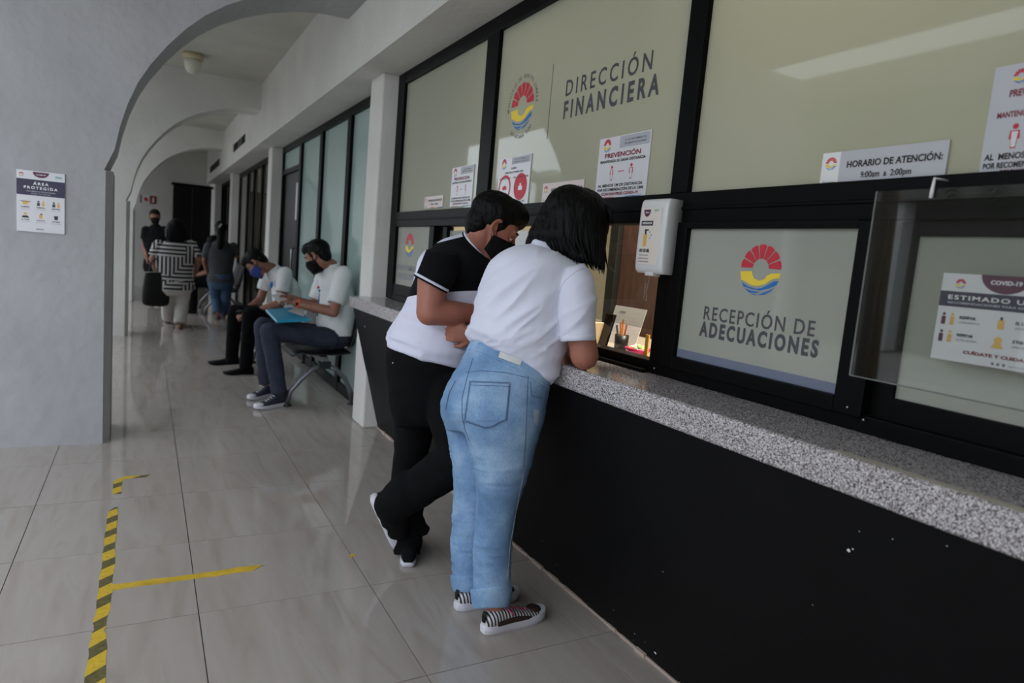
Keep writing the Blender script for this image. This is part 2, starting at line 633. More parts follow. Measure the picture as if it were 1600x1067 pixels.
tag(MB().box(-1.9, 4.4, -3.2, YEND + .15, ZC, ZC + .2).build('ceiling', CEIL), 'stained white plaster ceiling over the corridor', 'ceiling', kind='structure')  # left edge widened out of view as an eave, to shade the wall top
bmh = MB().box(XB, 1.68, -3.2, YEND, ZB, ZC + .005).build('beam', WHITE)
tag(bmh, 'long white beam above the windows along the corridor', 'beam', kind='structure')
# columns along the window wall
for i, (y, lab) in enumerate([(4.602, 'white square column at the end of the granite counter'), (9.2, 'second white column, between the teal windows and the dark panes'),
                              (13.78, 'third white column beyond the dark panes'), (17.2, 'last white column beside the dark end door')]):
    c = MB().box(1.39, 1.62, y, y + .285, 0, ZB + .003).build('column' if i == 0 else 'column', WHITE, bevel=.012)
    tag(c, lab, 'column', kind='structure')
tag(MB().box(-1.75, -1.62, 14.0, 16.4, 0, ZC).build('light_block_far_left', WHITE), 'unseen white side wall added to dim the last bay', 'wall', kind='structure')  # unseen blocker, added to keep daylight off the far end
tag(MB().box(-1.35, -1.2, -3.2, -.9, 0, ZC).build('light_block_near_left', WHITE), 'unseen white wall added at the near left behind the viewer to cut daylight', 'wall', kind='structure')  # added out of view so less daylight reaches the near pier and floor
tag(MB().box(-1.3, 1.75, -3.2, -3.05, 0, ZC).build('light_block_behind', WHITE), 'unseen white wall added behind the viewer to cut light from the back', 'wall', kind='structure')  # added behind the camera to stop light coming in from the back
# courtyard front seen only in reflections
facade = MB()
FAC = mat('facade_white', rgb(225, 225, 220), .85, var=.08)
FACD = mat('facade_greige', rgb(128, 125, 116), .85, var=.1)
facade.box(-13, -12.7, -8, 22, 0, 3.6)
for y in (-6, -3, 0, 3, 6, 9, 12, 15):
    facade.box(-12.0, -11.6, y, y + .4, 0, 3.6, 1)
facade.box(-12.9, -11.4, -8, 22, 3.3, 3.7)
facade.box(-13.6, -13.0, 7.0, 14.0, 0, 7.0)  # taller block added to darken what the right-hand panes mirror
tag(facade.build('wall_courtyard', [FACD, FAC]), 'white colonnade of the building across the courtyard, with a taller block added to dim reflections', 'wall', kind='structure')

# ---------------------------------------------------------------- window wall at the counter
def bar(parent, name, y0, y1, z0, z1, x0=XW, x1=XW + .07, m=None, bevel=.003):
    return MB().box(x0, x1, y0, y1, z0, z1).build(name, m or BLACKMET, parent, bevel=bevel)
GX = 1.522
YR = -.62                                # the wall runs on past the picture's edge
w1 = tag(empty('window_1', (XW, 2, .955)), 'long black framed counter window with frosted panes and department lettering', 'window', kind='structure')
bar(w1, 'jamb', 4.47, 4.60, .955, ZB)
bar(w1, 'head_rail', YR, 4.47, 2.40, ZB)
bar(w1, 'transom', YR, 4.47, 1.452, 1.548)
bar(w1, 'transom_bead', YR, 4.47, 1.492, 1.502, XW - .006, XW)
bar(w1, 'mullion', 3.085, 3.22, 1.548, 2.40)
bar(w1, 'mullion', 1.645, 1.722, 1.548, 2.40)
bar(w1, 'mullion', .12, .20, 1.548, 2.40)
for y0, y1 in ((3.22, 4.47), (1.722, 3.085), (.20, 1.645), (YR, .12)):
    MB().box(GX, GX + .006, y0 - .005, y1 + .005, 1.54, 2.41).build('pane', FILM, w1)
# lower row: fixed left sash, open service hatch, two sliding sashes
bar(w1, 'bottom_rail', YR, 4.47, .951, .992)
bar(w1, 'stile', 4.515, 4.47 + .05, .99, 1.452)
bar(w1, 'post', 3.768, 3.842, .99, 1.452)
bar(w1, 'sash_rail', 3.842, 4.515, .99, 1.06, XW + .004)
MB().box(GX, GX + .006, 3.83, 4.52, 1.05, 1.455).build('pane', FILM2, w1)
bar(w1, 'post', 3.64, 3.70, .99, 1.452, XW + .03, XW + .075)
MB().box(GX + .03, GX + .036, 2.62, 3.64, 1.0, 1.43).build('pane', FILM2, w1)
bar(w1, 'sash_rail', 2.62, 3.70, .99, 1.03, XW + .03, XW + .075)
bar(w1, 'post', 2.56, 2.63, .99, 1.452, XW + .03, XW + .075)
bar(w1, 'hatch_track', 1.73, 2.6, .951, .962, XW - .03, XW)
MB().box(GX + .02, GX + .025, 1.72, 2.57, 1.09, 1.452).build('pane', CLEARG, w1)
bar(w1, 'post', 1.655, 1.735, .99, 1.452)
# sliding sash with RECEPCION lettering
bar(w1, 'sash_stile', 1.612, 1.665, .985, 1.452, XW - .012, XW + .03)
bar(w1, 'sash_stile', .955, 1.03, .985, 1.452, XW - .012, XW + .03)
bar(w1, 'sash_rail', 1.03, 1.612, .985, 1.026, XW - .012, XW + .03)
bar(w1, 'sash_rail', 1.03, 1.612, 1.433, 1.455, XW - .012, XW + .03)
MB().box(GX - .014, GX - .008, 1.02, 1.62, 1.02, 1.44).build('pane', FILM2, w1)
bar(w1, 'sash_stile', .905, .957, .985, 1.452, XW + .02, XW + .06)
bar(w1, 'sash_rail', YR, .91, .985, 1.045, XW + .02, XW + .06)
bar(w1, 'sash_rail', YR, .91, 1.418, 1.455, XW + .02, XW + .06)
MB().box(GX + .01, GX + .016, YR, .95, 1.04, 1.43).build('pane', FILM2, w1)
for y, z in ((1.69, .972), (.945, .985), (.99, 1.005)):
    MB().ell((XW - .012, y, z), [(.003, 0, 0), (0, .004, 0), (0, 0, .004)], 8, 5).build('screw', mat('steel', rgb(150, 150, 150), .3, 1), w1, True)
# wall below the windows inside and the office behind them
tag(MB().box(1.58, 1.66, YR, 4.60, 0, .95).build('wall_right', WHITE), 'low wall under the counter windows', 'wall', kind='structure')
office = MB()
office.box(1.6, 4.3, YR - .1, YR, 0, 2.9).box(1.6, 4.3, 4.62, 4.7, 0, 2.9).box(4.2, 4.3, YR, 4.7, 0, 2.9)
tag(office.build('wall_office', mat('office_cream', rgb(190, 182, 160), .8, var=.05)), 'cream wall inside the office behind the service hatch', 'wall', kind='structure')
tag(MB().box(1.68, 4.3, YR, 4.7, 2.8, 2.9).build('ceiling_office', CEIL), 'office ceiling behind the frosted panes', 'ceiling', kind='structure')
tag(MB().box(1.75, 4.3, YR, 4.7, -.05, 0).build('floor_office', GROUT), 'office floor behind the counter', 'floor', kind='structure')

# ---------------------------------------------------------------- window bays farther along
def bay(n, label, y0, y1, mulls, glass, door=None, x=XW + .02):
    w = tag(empty('window_%d' % n, (x, (y0 + y1) / 2, 0)), label, 'window', kind='structure')
    bar(w, 'head_rail', y0, y1, 2.40, ZB, x, x + .07)
    bar(w, 'sill_rail', y0, (door[0] if door else y1), 0, .09, x, x + .07)
    ys = [y0] + mulls + [y1]
    bar(w, 'stile', y0, y0 + .07, .09, 2.40, x, x + .07)
    bar(w, 'stile', y1 - .07, y1, .09, 2.40, x, x + .07)
    for y in mulls:
        bar(w, 'mullion', y - .055, y + .055, .0, 2.40, x - .004, x + .07)
    for a, b in zip(ys[:-1], ys[1:]):
        if door and abs(a - door[0]) < .2:
            MB().box(x + .025, x + .031, a, b, 2.16, 2.41).build('pane', glass, w)
            bar(w, 'door_head', a, b, 2.12, 2.18, x, x + .07)
        else:
            MB().box(x + .025, x + .031, a, b, .08, 2.41).build('pane', glass, w)
    return w
bay(2, 'tall teal filmed glass panes behind the seated men', 4.89, 9.2, [5.92, 6.98, 8.02], TEAL, (8.02, 9.1))
bay(3, 'dark glass panes beyond the second column', 9.485, 13.78, [10.2, 10.95, 11.8, 12.6], DIM)
bay(4, 'dark glass panes at the far end of the window wall', 14.06, 17.2, [14.9, 15.7, 16.5], DARKGLASS)
DOORB = mat('dark_door', rgb(8, 8, 8), .4, spec=.25, var=.1)
d1 = tag(empty('door_1', (XW + .05, 8.6, 0)), 'dark aluminium door beside the teal panes with a paper notice', 'door', kind='structure')
MB().box(XW + .05, XW + .085, 8.08, 9.12, 0.005, 2.12).build('door_leaf', DOORB, d1, bevel=.004)
MB().tube([(XW + .03, 8.2, .95), (XW + .0, 8.2, .97), (XW + .0, 8.2, 1.2), (XW + .03, 8.2, 1.22)], .011, 8).build('handle', mat('steel', rgb(150, 150, 150), .3, 1), d1, True)
d2 = tag(empty('door_2', (.9, YEND - .02, 0)), 'tall black double door in the far end wall', 'door', kind='structure')
MB().box(.53, .93, YEND - .04, YEND, 0, 2.36).build('door_leaf', DOORB, d2, bevel=.006)
MB().box(.94, 1.34, YEND - .04, YEND, 0, 2.36).build('door_leaf', DOORB, d2, bevel=.006)
MB().box(.49, 1.38, YEND - .02, YEND + .01, 2.36, 2.42).build('door_frame', BLACKMET, d2)

# ---------------------------------------------------------------- counter
cb = MB()
sec = [(1.276, .8715), (1.505, 0), (1.58, 0), (1.58, .8715)]
cb.rings([[(x, y, z) for x, z in sec] for y in (YR, 4.612)])
counter = cb.build('counter_base', COUNTERBLACK)
tag(counter, 'sloping black painted counter front scuffed with small white chips', 'counter')
rnd = random.Random(7)
chips = []
def on_front(z):
    return 1.505 - .23 * z / .876
def scuff(y, z, a, b):
    x = on_front(z) - .0006
    q = []
    for k in range(6):
        t = 2 * math.pi * k / 6 + rnd.random()
        dz = b * math.sin(t) * rnd.uniform(.5, 1)
        q.append((on_front(z + dz) - .0008, y + a * math.cos(t) * rnd.uniform(.5, 1), z + dz))
    return q
for u, v, a in [(1327, 860, .006), (1333, 858, .003), (1343, 830, .002), (1036, 893, .003), (959, 953, .003), (848, 845, .003), (1024, 1020, .007), (1008, 1003, .003), (992, 990, .004), (570, 510, .008), (592, 660, .004), (1270, 945, .002), (990, 1000, .002), (900, 905, .002), (1395, 842, .002), (1480, 853, .0015), (870, 882, .0025)]:
    r = ray(u, v)
    # meet the sloping front: x = 1.505 - .2626 z
    t = (1.505 - .2626 * CAM[2]) / (r[0] + .2626 * r[2])
    p = CAM + r * t
    me = bpy.data.meshes.new('paint_chip')
    me.from_pydata(scuff(p[1], p[2], a, a * .8), [], [(0, 1, 2, 3, 4, 5)])
    link('paint_chip', me, ink('white', None), counter)
# crumbly bed of mortar along the foot of the counter
mo = MB()
y = YR
while y < 4.6:
    w_ = rnd.uniform(.002, .011)
    mo.box(1.5 - w_, 1.52, y, y + .05, -.002, .004 + w_ * .9)
    y += rnd.uniform(.03, .05)
mo.build('mortar_edge', mat('mortar', rgb(176, 158, 146), .9), counter, bevel=.002)
gt = MB().box(1.255, 1.60, YR, 4.64, .872, .95).build('countertop', GRANITE, bevel=.008, seg=3)
tag(gt, 'long grey speckled granite countertop under the service windows', 'countertop')
SMEAR = mat('dusty_film', rgb(176, 168, 152), .5)
MB().box(1.262, 1.285, .25, .86, .9502, .9508).build('tape_residue', SMEAR, gt)

# ---------------------------------------------------------------- lettering on the panes
XG = GX - .0005
def pane_board(xg):
    return Board((xg, 0, 0), (0, -1, 0), (0, 0, 1), w1, .0006)
bd = pane_board(XG)
def fit_text(bd, s, uvA, uvB, x, h, m, bold=0, name='lettering', space=1.0):
    """text whose base line runs from pixel A to pixel B on plane X = x"""
    a, b = AX(*uvA, x), AX(*uvB, x)
    bd.text(s, -a[1], -b[1], (a[2] + b[2]) / 2, h, m, bold, 'fit', space, name)
fit_text(bd, 'DIRECCIÓN', (884, 146), (1018, 113), XG, .066, INK_GREY, .014, space=1.4)
fit_text(bd, 'FINANCIERA', (880, 183), (1029, 149), XG, .071, INK_GREY, .036, space=1.5)
def emblem_at(bd, uv, r, x, name='emblem'):
    c = AX(*uv, x)
    bd.emblem(-c[1], c[2], r, r, name)
    return c
c = emblem_at(bd, (816, 166), .106, XG)
# ring of letters round the big emblem
def ring_text(bd, cx, cz, R, s, a0, a1, h, m, inside=False):
    n = len(s)
    mb = MB()
    for i, ch in enumerate(s):
        if ch == ' ':
            continue
        a = math.radians(a0 + (a1 - a0) * i / (n - 1))
        me = text_mesh(ch, .012)
        co = coords(me)
        co = co - np.array([(co[:, 0].min() + co[:, 0].max()) / 2, .36, 0])
        k = h / .73
        rot = a - math.pi / 2 if not inside else a + math.pi / 2
        X = cx + R * math.cos(a) + k * (co[:, 0] * math.cos(rot) - co[:, 1] * math.sin(rot))
        Z = cz + R * math.sin(a) + k * (co[:, 0] * math.sin(rot) + co[:, 1] * math.cos(rot))
        W = [bd.w(x_, z_) for x_, z_ in zip(X, Z)]
        mb.add(W, [tuple(p.vertices) for p in me.polygons])
        bpy.data.meshes.remove(me)
    me = bpy.data.meshes.new('ring_lettering')
    me.from_pydata(mb.v, [], mb.f)
    link('ring_lettering', me, m, bd.par)
ring_text(bd, -c[1], c[2], .135, 'MUNICIPIO DE BENITO JUÁREZ', 183, 2, .017, INK_GREY)
ring_text(bd, -c[1], c[2], .138, 'QUINTANA ROO', 232, 312, .016, INK_GREY, True)
a, b = AX(865, 100, XG), AX(858, 217, XG)
bd.rect(-a[1] - .001, b[2], -a[1] + .003, a[2], INK_GREY, 'divider_line')
XS = GX - .0145
bs = pane_board(XS)
fit_text(bs, 'RECEPCIÓN DE', (1099, 499), (1272, 525), XS, .042, INK_GREY, .012, space=1.2)
fit_text(bs, 'ADECUACIONES', (1092, 524), (1277, 557), XS, .044, INK_GREY, .042, space=1.35)
emblem_at(bs, (1188, 422), .071, XS)
bs.rect(-1.612, 1.026, -1.03, 1.052, INK_SLATE, 'slate_band')
XL = GX - .0005
bl = pane_board(XL)
emblem_at(bl, (640, 383), .078, XL)
fit_text(bl, 'DEPARTAMENTO DE', (617, 425), (668, 423), XL, .042, INK_MGREY, .004)
fit_text(bl, 'PRESUPUESTO', (622, 440), (666, 437), XL, .042, INK_MGREY, .03)

# ---------------------------------------------------------------- signs stuck on the glass
def sign(name, label, cat, uvTL, uvBR, x, m, thick=.004, group=None):
    a, b = AX(*uvTL, x), AX(*uvBR, x)
    y1, y0, z1, z0 = a[1], b[1], a[2], b[2]
    o = MB().box(x, x + thick, y0, y1, z0, z1).build(name, m)
    tag(o, label, cat, group)
    return o, Board((x, y1, z0), (0, -1, 0), (0, 0, 1), o), y1 - y0, z1 - z0
SX = GX - .005
def figure(b, cx, cy, h, m):
    """outline pictogram of a standing person"""
    b.disc(cx, cy + h * .86, h * .11, m, 'person_icon', 14)
    b.poly([(cx - h * .17, cy + h * .70), (cx + h * .17, cy + h * .70), (cx + h * .2, cy + h * .36), (cx + h * .12, cy + h * .36), (cx + h * .1, cy), (cx - h * .1, cy), (cx - h * .12, cy + h * .36), (cx - h * .2, cy + h * .36)], m, 'person_icon')
    b.poly([(cx - h * .12, cy + h * .66), (cx + h * .12, cy + h * .66), (cx + h * .08, cy + h * .05), (cx - h * .08, cy + h * .05)], PAPER, 'person_icon_fill', b.lift * .95)
def head_emblem(b, w, h, fr=.12):
    b.emblem(w * .17, h * .87, w * .075, w * .08)
def prevencion(label, TL, BR, sm=PAPER):
    o, b, w, h = sign('prevention_sign', label, 'sign', TL, BR, SX, sm)
    head_emblem(b, w, h)
    b.rect(w * .42, h * .80, w * .98, h * .985, INK_LGREY, 'grey_band')
    b.text('H. AYUNTAMIENTO', w * .52, w * .92, h * .90, h * .03, INK_BLACK, .01)
    b.text('DE BENITO JUÁREZ', w * .52, w * .92, h * .845, h * .03, INK_BLACK, .01)
    b.text('PREVENCIÓN', w * .14, w * .84, h * .665, h * .075, INK_DRED, .03)
    b.text('MANTENGA SU SANA DISTANCIA', w * .06, w * .94, h * .585, h * .045, INK_BLACK, .03)
    figure(b, w * .31, h * .29, h * .25, INK_RED)
    figure(b, w * .69, h * .29, h * .25, INK_RED)
    b.rect(w * .44, h * .42, w * .56, h * .432, INK_RED, 'distance_dash')
    b.text('AL MENOS 1M DE DISTANCIA', w * .05, w * .93, h * .19, h * .045, INK_BLACK, .03)
    b.text('POR RECOMENDACIÓN DE LA OMS', w * .05, w * .95, h * .12, h * .045, INK_BLACK, .03)
    b.text('CORONAVIRUS COVID-19', w * .14, w * .86, h * .05, h * .045, INK_DRED, .03)
    b.rect(w * .07, h * .012, w * .4, h * .022, INK_RED, 'red_line')
    b.rect(w * .62, h * .012, w * .93, h * .022, INK_BLUE, 'blue_line')
    return o
prevencion('red and white PREVENCIÓN distance sign above the gel dispenser', (938, 218), (1008, 306))
prevencion('small PREVENCIÓN distance sign on the leftmost pane beside the column', (707, 263), (736, 321))
o, b, w, h = sign('hygiene_sign', 'white sign with two red round pictograms above the bowed man', 'sign', (781, 249), (824, 318), SX, PAPER)
head_emblem(b, w, h)
b.rect(w * .42, h * .84, w * .98, h * .98, INK_LGREY, 'grey_band')
b.text('H. AYUNTAMIENTO', w * .5, w * .92, h * .92, h * .022, INK_BLACK, .01)
b.text('DE BENITO JUÁREZ', w * .5, w * .92, h * .87, h * .022, INK_BLACK, .01)
b.text('USO', w * .42, w * .58, h * .74, h * .04, INK_BLACK, .03)
b.text('OBLIGATORIO DE:', w * .22, w * .8, h * .66, h * .035, INK_BLACK, .03)
b.text('CUBREBOCAS', w * .04, w * .42, h * .545, h * .035, INK_DRED, .03)
b.text('GEL ANTIBACTERIAL', w * .5, w * .97, h * .545, h * .035, INK_DRED, .03)
for q in (.24, .74):
    b.disc(w * q, h * .36, w * .2, INK_RED, 'red_disc')
    b.disc(w * q, h * .36, w * .16, PAPER if q < .5 else INK_RED, 'disc_fill', h=b.lift * .95)
b.poly([(w * .17, h * .32), (w * .31, h * .32), (w * .31, h * .38), (w * .24, h * .42), (w * .17, h * .38)], INK_RED, 'mask_icon', b.lift)
b.poly([(w * .68, h * .29), (w * .80, h * .29), (w * .80, h * .37), (w * .76, h * .38), (w * .76, h * .43), (w * .72, h * .43), (w * .72, h * .38), (w * .68, h * .37)], INK_WHITE, 'bottle_icon', b.lift * 1.1)
b.text('SECRETARÍA DE SALUD', w * .1, w * .9, h * .05, h * .03, INK_BLACK, .02)

def horario(label, TL, BR, m, big):
    o, b, w, h = sign('opening_hours_sign', label, 'sign', TL, BR, SX if not big else SX - .002, m)
    b.rect(0, 0, w * .165, h, INK_WHITE if big else PAPER_PINK, 'white_field')
    b.emblem(w * .085, h * .70, h * .17, h * .17)
    b.text('Dirección', w * .03, w * .14, h * .17, h * .06, INK_BLACK, .01)
    b.text('Financiera', w * .03, w * .14, h * .07, h * .06, INK_BLACK, .01)
    b.text('HORARIO DE ATENCIÓN:', w * .23, w * .97, h * .56, h * .17, INK_BLACK, .03)
    b.text('9:00am  a  2:00pm', w * .36, w * .76, h * .27, h * .16, INK_BLACK, .02)
    b.rect(w * .37, 0, w * .58, h * .06, INK_RED, 'red_line')
    b.rect(w * .58, 0, w * .76, h * .06, INK_YEL, 'yellow_line')
    b.rect(w * .76, 0, w, h * .06, INK_BLUE, 'blue_line')
horario('grey HORARIO DE ATENCIÓN opening hours sign above the RECEPCIÓN sash', (1287, 240), (1474, 286), PAPER_GREY, True)
horario('pinkish opening hours sign half hidden by the woman\'s dark hair', (849, 287), (910, 315), PAPER_PINK, False)
horario('smallest opening hours sign, low on the pane beside the white column', (664, 308), (691, 324), PAPER_PINK, False)
# poster at the top right corner
o, b, w, h = sign('prevention_sign', 'large prevention poster cut by the upper corner above the acrylic screen', 'sign', (1556, 106), (1650, 276), SX - .001, PAPER_GREY)
b.emblem(w * .36, h * .89, w * .1, w * .1)
b.text('PREVENCIÓN', w * .25, w * .85, h * .72, h * .06, INK_DRED, .03)
b.text('MANTENGA SU SANA', w * .13, w * .9, h * .545, h * .05, INK_DRED, .03)
b.text('AL  MENOS 1M DE', w * .05, w * .9, h * .18, h * .055, INK_BLACK, .03)
b.text('POR RECOMENDACIÓN', w * .05, w * .95, h * .105, h * .05, INK_BLACK, .03)
b.text('CORONAVIRUS COVID', w * .28, w * .95, h * .045, h * .045, INK_DRED, .03)
figure(b, w * .4, h * .27, h * .22, INK_RED)
figure(b, w * .75, h * .27, h * .22, INK_RED)
b.rect(w * .05, h * .015, w * .9, h * .022, INK_BLACK, 'black_line')

# ---------------------------------------------------------------- acrylic screen with its poster
scr = MB().box(1.455, 1.459, -.45, .975, 1.087, 1.512).build('acrylic_screen', CLEAR)
tag(scr, 'clear acrylic screen hung in front of the sash right of RECEPCIÓN', 'screen')
hk = AX(1457, 300, 1.452)
MB().tube([(1.5, hk[1], hk[2] + .03), (1.452, hk[1], hk[2] + .028), (1.45, hk[1], hk[2]), (1.453, hk[1] + .002, hk[2] - .012)], [.002, .003, .004, .004], 8).build('hook', INK_WHITE, scr, True)
MB().tube([(1.457, .975, 1.087), (1.457, .975, 1.512)], .0022, 6).build('polished_edge', mat('acrylic_edge', rgb(120, 122, 120), .2), scr)
MB().tube([(1.457, .975, 1.087), (1.457, -.45, 1.087)], .0018, 6).build('polished_edge', MATS['acrylic_edge'], scr)
o, b, w, h = sign('notice_poster', 'glossy white safety poster behind the acrylic screen, cut by the picture edge', 'poster', (1475, 426), (1710, 600), 1.4615, PAPER, .002)
a = AX(1453, 577, 1.4615)
b.emblem(w * .13, h * .885, h * .055, h * .055)
b.poly([(w * .42 + w * .16 * math.cos(math.pi + t * math.pi / 16), h + h * .2 * math.sin(math.pi + t * math.pi / 16)) for t in range(17)], INK_PURP, 'plum_half_disc')
b.text('COVID-19', w * .325, w * .52, h * .90, h * .045, INK_WHITE, .03)
b.rect(w * .0, h * .62, w, h * .795, INK_NAVY, 'navy_band')
b.text('ESTIMADO USUARIO', w * .06, w * .86, h * .705, h * .05, INK_WHITE, .02, space=1.2)
b.text('RECOMENDACIONES PARA ESTA ÁREA', w * .06, w * .7, h * .655, h * .025, INK_LGREY, .02)
for i, (tx, sub) in enumerate([('RESPETAR', 'LA SANA DISTANCIA'), ('EL USO DEL GEL', 'ANTIBACTERIAL ES OBLIGATORIO'), ('RESPETAR', 'LA LÍNEA DE ESPERA'), ('SI TOSE O ESTORNUDA', 'CUBRIRSE CON EL BRAZO')]):
    cx, cy = (w * .04, w * .40)[i % 2], h * (.47 if i < 2 else .27)
    if i == 1:
        b.rect(cx + w * .01, cy - h * .05, cx + w * .05, cy + h * .05, INK_TAN, 'bottle_icon')
        b.rect(cx + w * .022, cy + h * .05, cx + w * .038, cy + h * .085, INK_BLACK, 'bottle_icon')
    elif i == 3:
        b.disc(cx + w * .03, cy + h * .03, w * .025, INK_TAN, 'face_icon')
        b.poly([(cx - w * .01, cy - h * .06), (cx + w * .07, cy - h * .06), (cx + w * .05, cy), (cx + w * .01, cy)], INK_TAN, 'arm_icon')
    else:
        for q, mm in ((.01, INK_PURP), (.07, INK_TAN)):
            b.disc(cx + w * q, cy + h * .06, w * .011, mm, 'person_icon')
            b.rect(cx + w * (q - .015), cy - h * .06, cx + w * (q + .015), cy + h * .035, mm, 'person_icon')
    b.text(tx, cx + w * .12, cx + w * (.23 if 'RES' in tx else .32), cy + h * .02, h * .032, INK_BLACK, .04)
    b.text(sub, cx + w * .12, cx + w * .26, cy - h * .03, h * .022, INK_MGREY, .01)
b.text('CUÍDATE Y CUIDA A LOS DEMÁS', w * .22, w * .9, h * .105, h * .035, INK_DRED, .04)
for q in (.42, .455, .49):
    b.disc(w * q, h * .04, w * .011, INK_MGREY, 'round_icon', 12)
b.text('ayuntamiento', w * .52, w * .72, h * .03, h * .02, INK_MGREY, .01)

# ---------------------------------------------------------------- poster on the near pier
TLp, BRp = AY(26, 264, 4.53), AY(101, 366, 4.53)
pw, ph = BRp[0] - TLp[0], TLp[2] - BRp[2]
po = MB().box(TLp[0], BRp[0], 4.522, 4.5295, BRp[2], TLp[2]).build('protected_area_poster', PAPER)
tag(po, 'white ÁREA PROTEGIDA poster with dark band fixed to the near pier', 'poster')
b = Board((TLp[0], 4.522, BRp[2]), (1, 0, 0), (0, 0, 1), po)
w, h = pw, ph
b.emblem(w * .1, h * .93, w * .05, w * .05)
b.poly([(w * .5 + w * .17 * math.cos(math.pi + t * math.pi / 16), h * .985 + h * .09 * math.sin(math.pi + t * math.pi / 16)) for t in range(17)], INK_PURP, 'plum_half_disc')
b.text('COVID-19', w * .4, w * .6, h * .935, h * .02, INK_WHITE, .02)
b.text('SSA', w * .8, w * .95, h * .915, h * .035, INK_TEALC, .04)
b.rect(0, h * .60, w, h * .86, INK_NAVY, 'navy_band')
b.text('ÁREA', w * .34, w * .66, h * .775, h * .045, INK_WHITE, .03, space=1.4)
b.text('PROTEGIDA', w * .15, w * .85, h * .705, h * .045, INK_WHITE, .03, space=1.4)
b.text('CON MEDIDAS DE SEGURIDAD', w * .2, w * .8, h * .655, h * .022, INK_LGREY, .01)
b.text('PARA TU SALUD', w * .3, w * .7, h * .62, h * .02, INK_LGREY, .01)
for i in range(6):
    cx, cy = w * (.18, .5, .82)[i % 3], h * (.48 if i < 3 else .27)
    if i == 0:
        b.poly([(cx - w * .08, cy + h * .02), (cx + w * .08, cy + h * .02), (cx + w * .04, cy - h * .04), (cx - w * .04, cy - h * .04)], INK_TAN, 'mask_icon')
        b.rect(cx - w * .11, cy + h * .01, cx + w * .11, cy + h * .018, INK_BLACK, 'strap_icon')
    elif i in (1, 2):
        for q, mm in ((-.05, INK_NAVY), (.05, INK_TAN)):
            b.disc(cx + w * q, cy + h * .025, w * .022, mm, 'person_icon', 12)
            b.rect(cx + w * (q - .03), cy - h * .045, cx + w * (q + .03), cy + h * .005, mm, 'person_icon')
    elif i == 3:
        b.disc(cx, cy + h * .02, w * .035, INK_TAN, 'face_icon', 14)
        b.poly([(cx - w * .08, cy - h * .045), (cx + w * .08, cy - h * .045), (cx + w * .05, cy - h * .01), (cx - w * .05, cy - h * .01)], INK_BLACK, 'arm_icon')
    elif i == 4:
        b.rect(cx - w * .035, cy - h * .045, cx + w * .035, cy + h * .02, INK_TAN, 'bottle_icon')
        b.rect(cx - w * .012, cy + h * .02, cx + w * .03, cy + h * .04, INK_BLACK, 'bottle_icon')
    else:
        b.poly([(cx - w * .045, cy + h * .02), (cx + w * .045, cy + h * .02), (cx + w * .035, cy - h * .045), (cx - w * .035, cy - h * .045)], INK_BLACK, 'cup_icon')
    b.text(('USO', 'RESPETA', 'MANTENER', 'AL TOSER', 'EL USO DE GEL', 'NO TIRAR')[i], cx - w * .085, cx + w * .085, cy - h * .085, h * .02, INK_BLACK, .03)
    b.text('correcto en el área', cx - w * .11, cx + w * .11, cy - h * .115, h * .014, INK_MGREY, .0)
b.text('CUÍDATE', w * .4, w * .56, h * .04, h * .02, INK_BLACK, .02)

# ---------------------------------------------------------------- gel dispenser
DW = mat('dispenser_white', rgb(214, 214, 216), .22, coat=.2)
dy0, dy1, dz0, dz1 = 1.653, 1.789, 1.283, 1.523
mb = MB()
rs = []
for z, s in ((dz0, .55), (dz0 + .008, .82), (dz0 + .02, .95), (dz0 + .06, 1.0), (1.40, 1.0), (dz1 - .03, .95), (dz1 - .01, .86), (dz1, .66)):
    xb, xf = XW + .001, XW - .063 * (.55 + .45 * s)
    cy, hy = (dy0 + dy1) / 2, (dy1 - dy0) / 2 * (.9 + .1 * s)
    r = []
    for k in range(24):
        t = -math.pi / 2 + math.pi * k / 23
        cs, sn = math.cos(t), math.sin(t)
        r.append((xb + (xf - xb) * abs(cs) ** .12, cy + hy * math.copysign(abs(sn) ** .12, sn), z))
    rs.append(r)
mb.rings(rs)
dis = mb.build('gel_dispenser', DW, None, True)
tag(dis, 'white wall gel dispenser with USO DE GEL label on the black mullion', 'dispenser')
lb = Board((XW - .0628, 1.776, 1.299), (0, -1, 0), (0, 0, 1), dis, .0006)
lw, lh = .100, .196
LBL = mat('label_cream', rgb(224, 214, 206), .35)
lb.rect(0, .012, lw, lh, LBL, 'label', .0002)
lb.poly([(lw * .28 + lw * .17 * math.cos(math.pi + t * math.pi / 12), lh * .97 + lh * .12 * math.sin(math.pi + t * math.pi / 12)) for t in range(13)], INK_PURP, 'plum_half_disc')
lb.text('COVID-19', lw * .19, lw * .37, lh * .91, .005, INK_WHITE, .03)
lb.text('SSA', lw * .62, lw * .85, lh * .94, .006, INK_TEALC, .03)
lb.rect(lw * .04, lh * .705, lw * .62, lh * .785, INK_BLACK, 'black_band')
lb.text('DISPENSADOR', lw * .09, lw * .57, lh * .73, .007, INK_WHITE, .03)
lb.rect(lw * .21, lh * .36, lw * .39, lh * .56, INK_TAN, 'bottle_icon')
lb.rect(lw * .26, lh * .56, lw * .34, lh * .62, INK_BLACK, 'bottle_icon')
lb.rect(lw * .25, lh * .62, lw * .44, lh * .645, INK_BLACK, 'bottle_icon')
lb.disc(lw * .30, lh * .45, .005, INK_WHITE, 'drop_icon')
for q in ((.5, .6), (.58, .55), (.52, .5)):
    lb.disc(lw * q[0], lh * q[1], .003, INK_TEALC, 'bubble_icon', 10)
lb.text('USO DE GEL', lw * .06, lw * .58, lh * .27, .010, INK_BLACK, .05)
lb.text('antes de entrar', lw * .08, lw * .55, lh * .205, .006, INK_MGREY, .01)
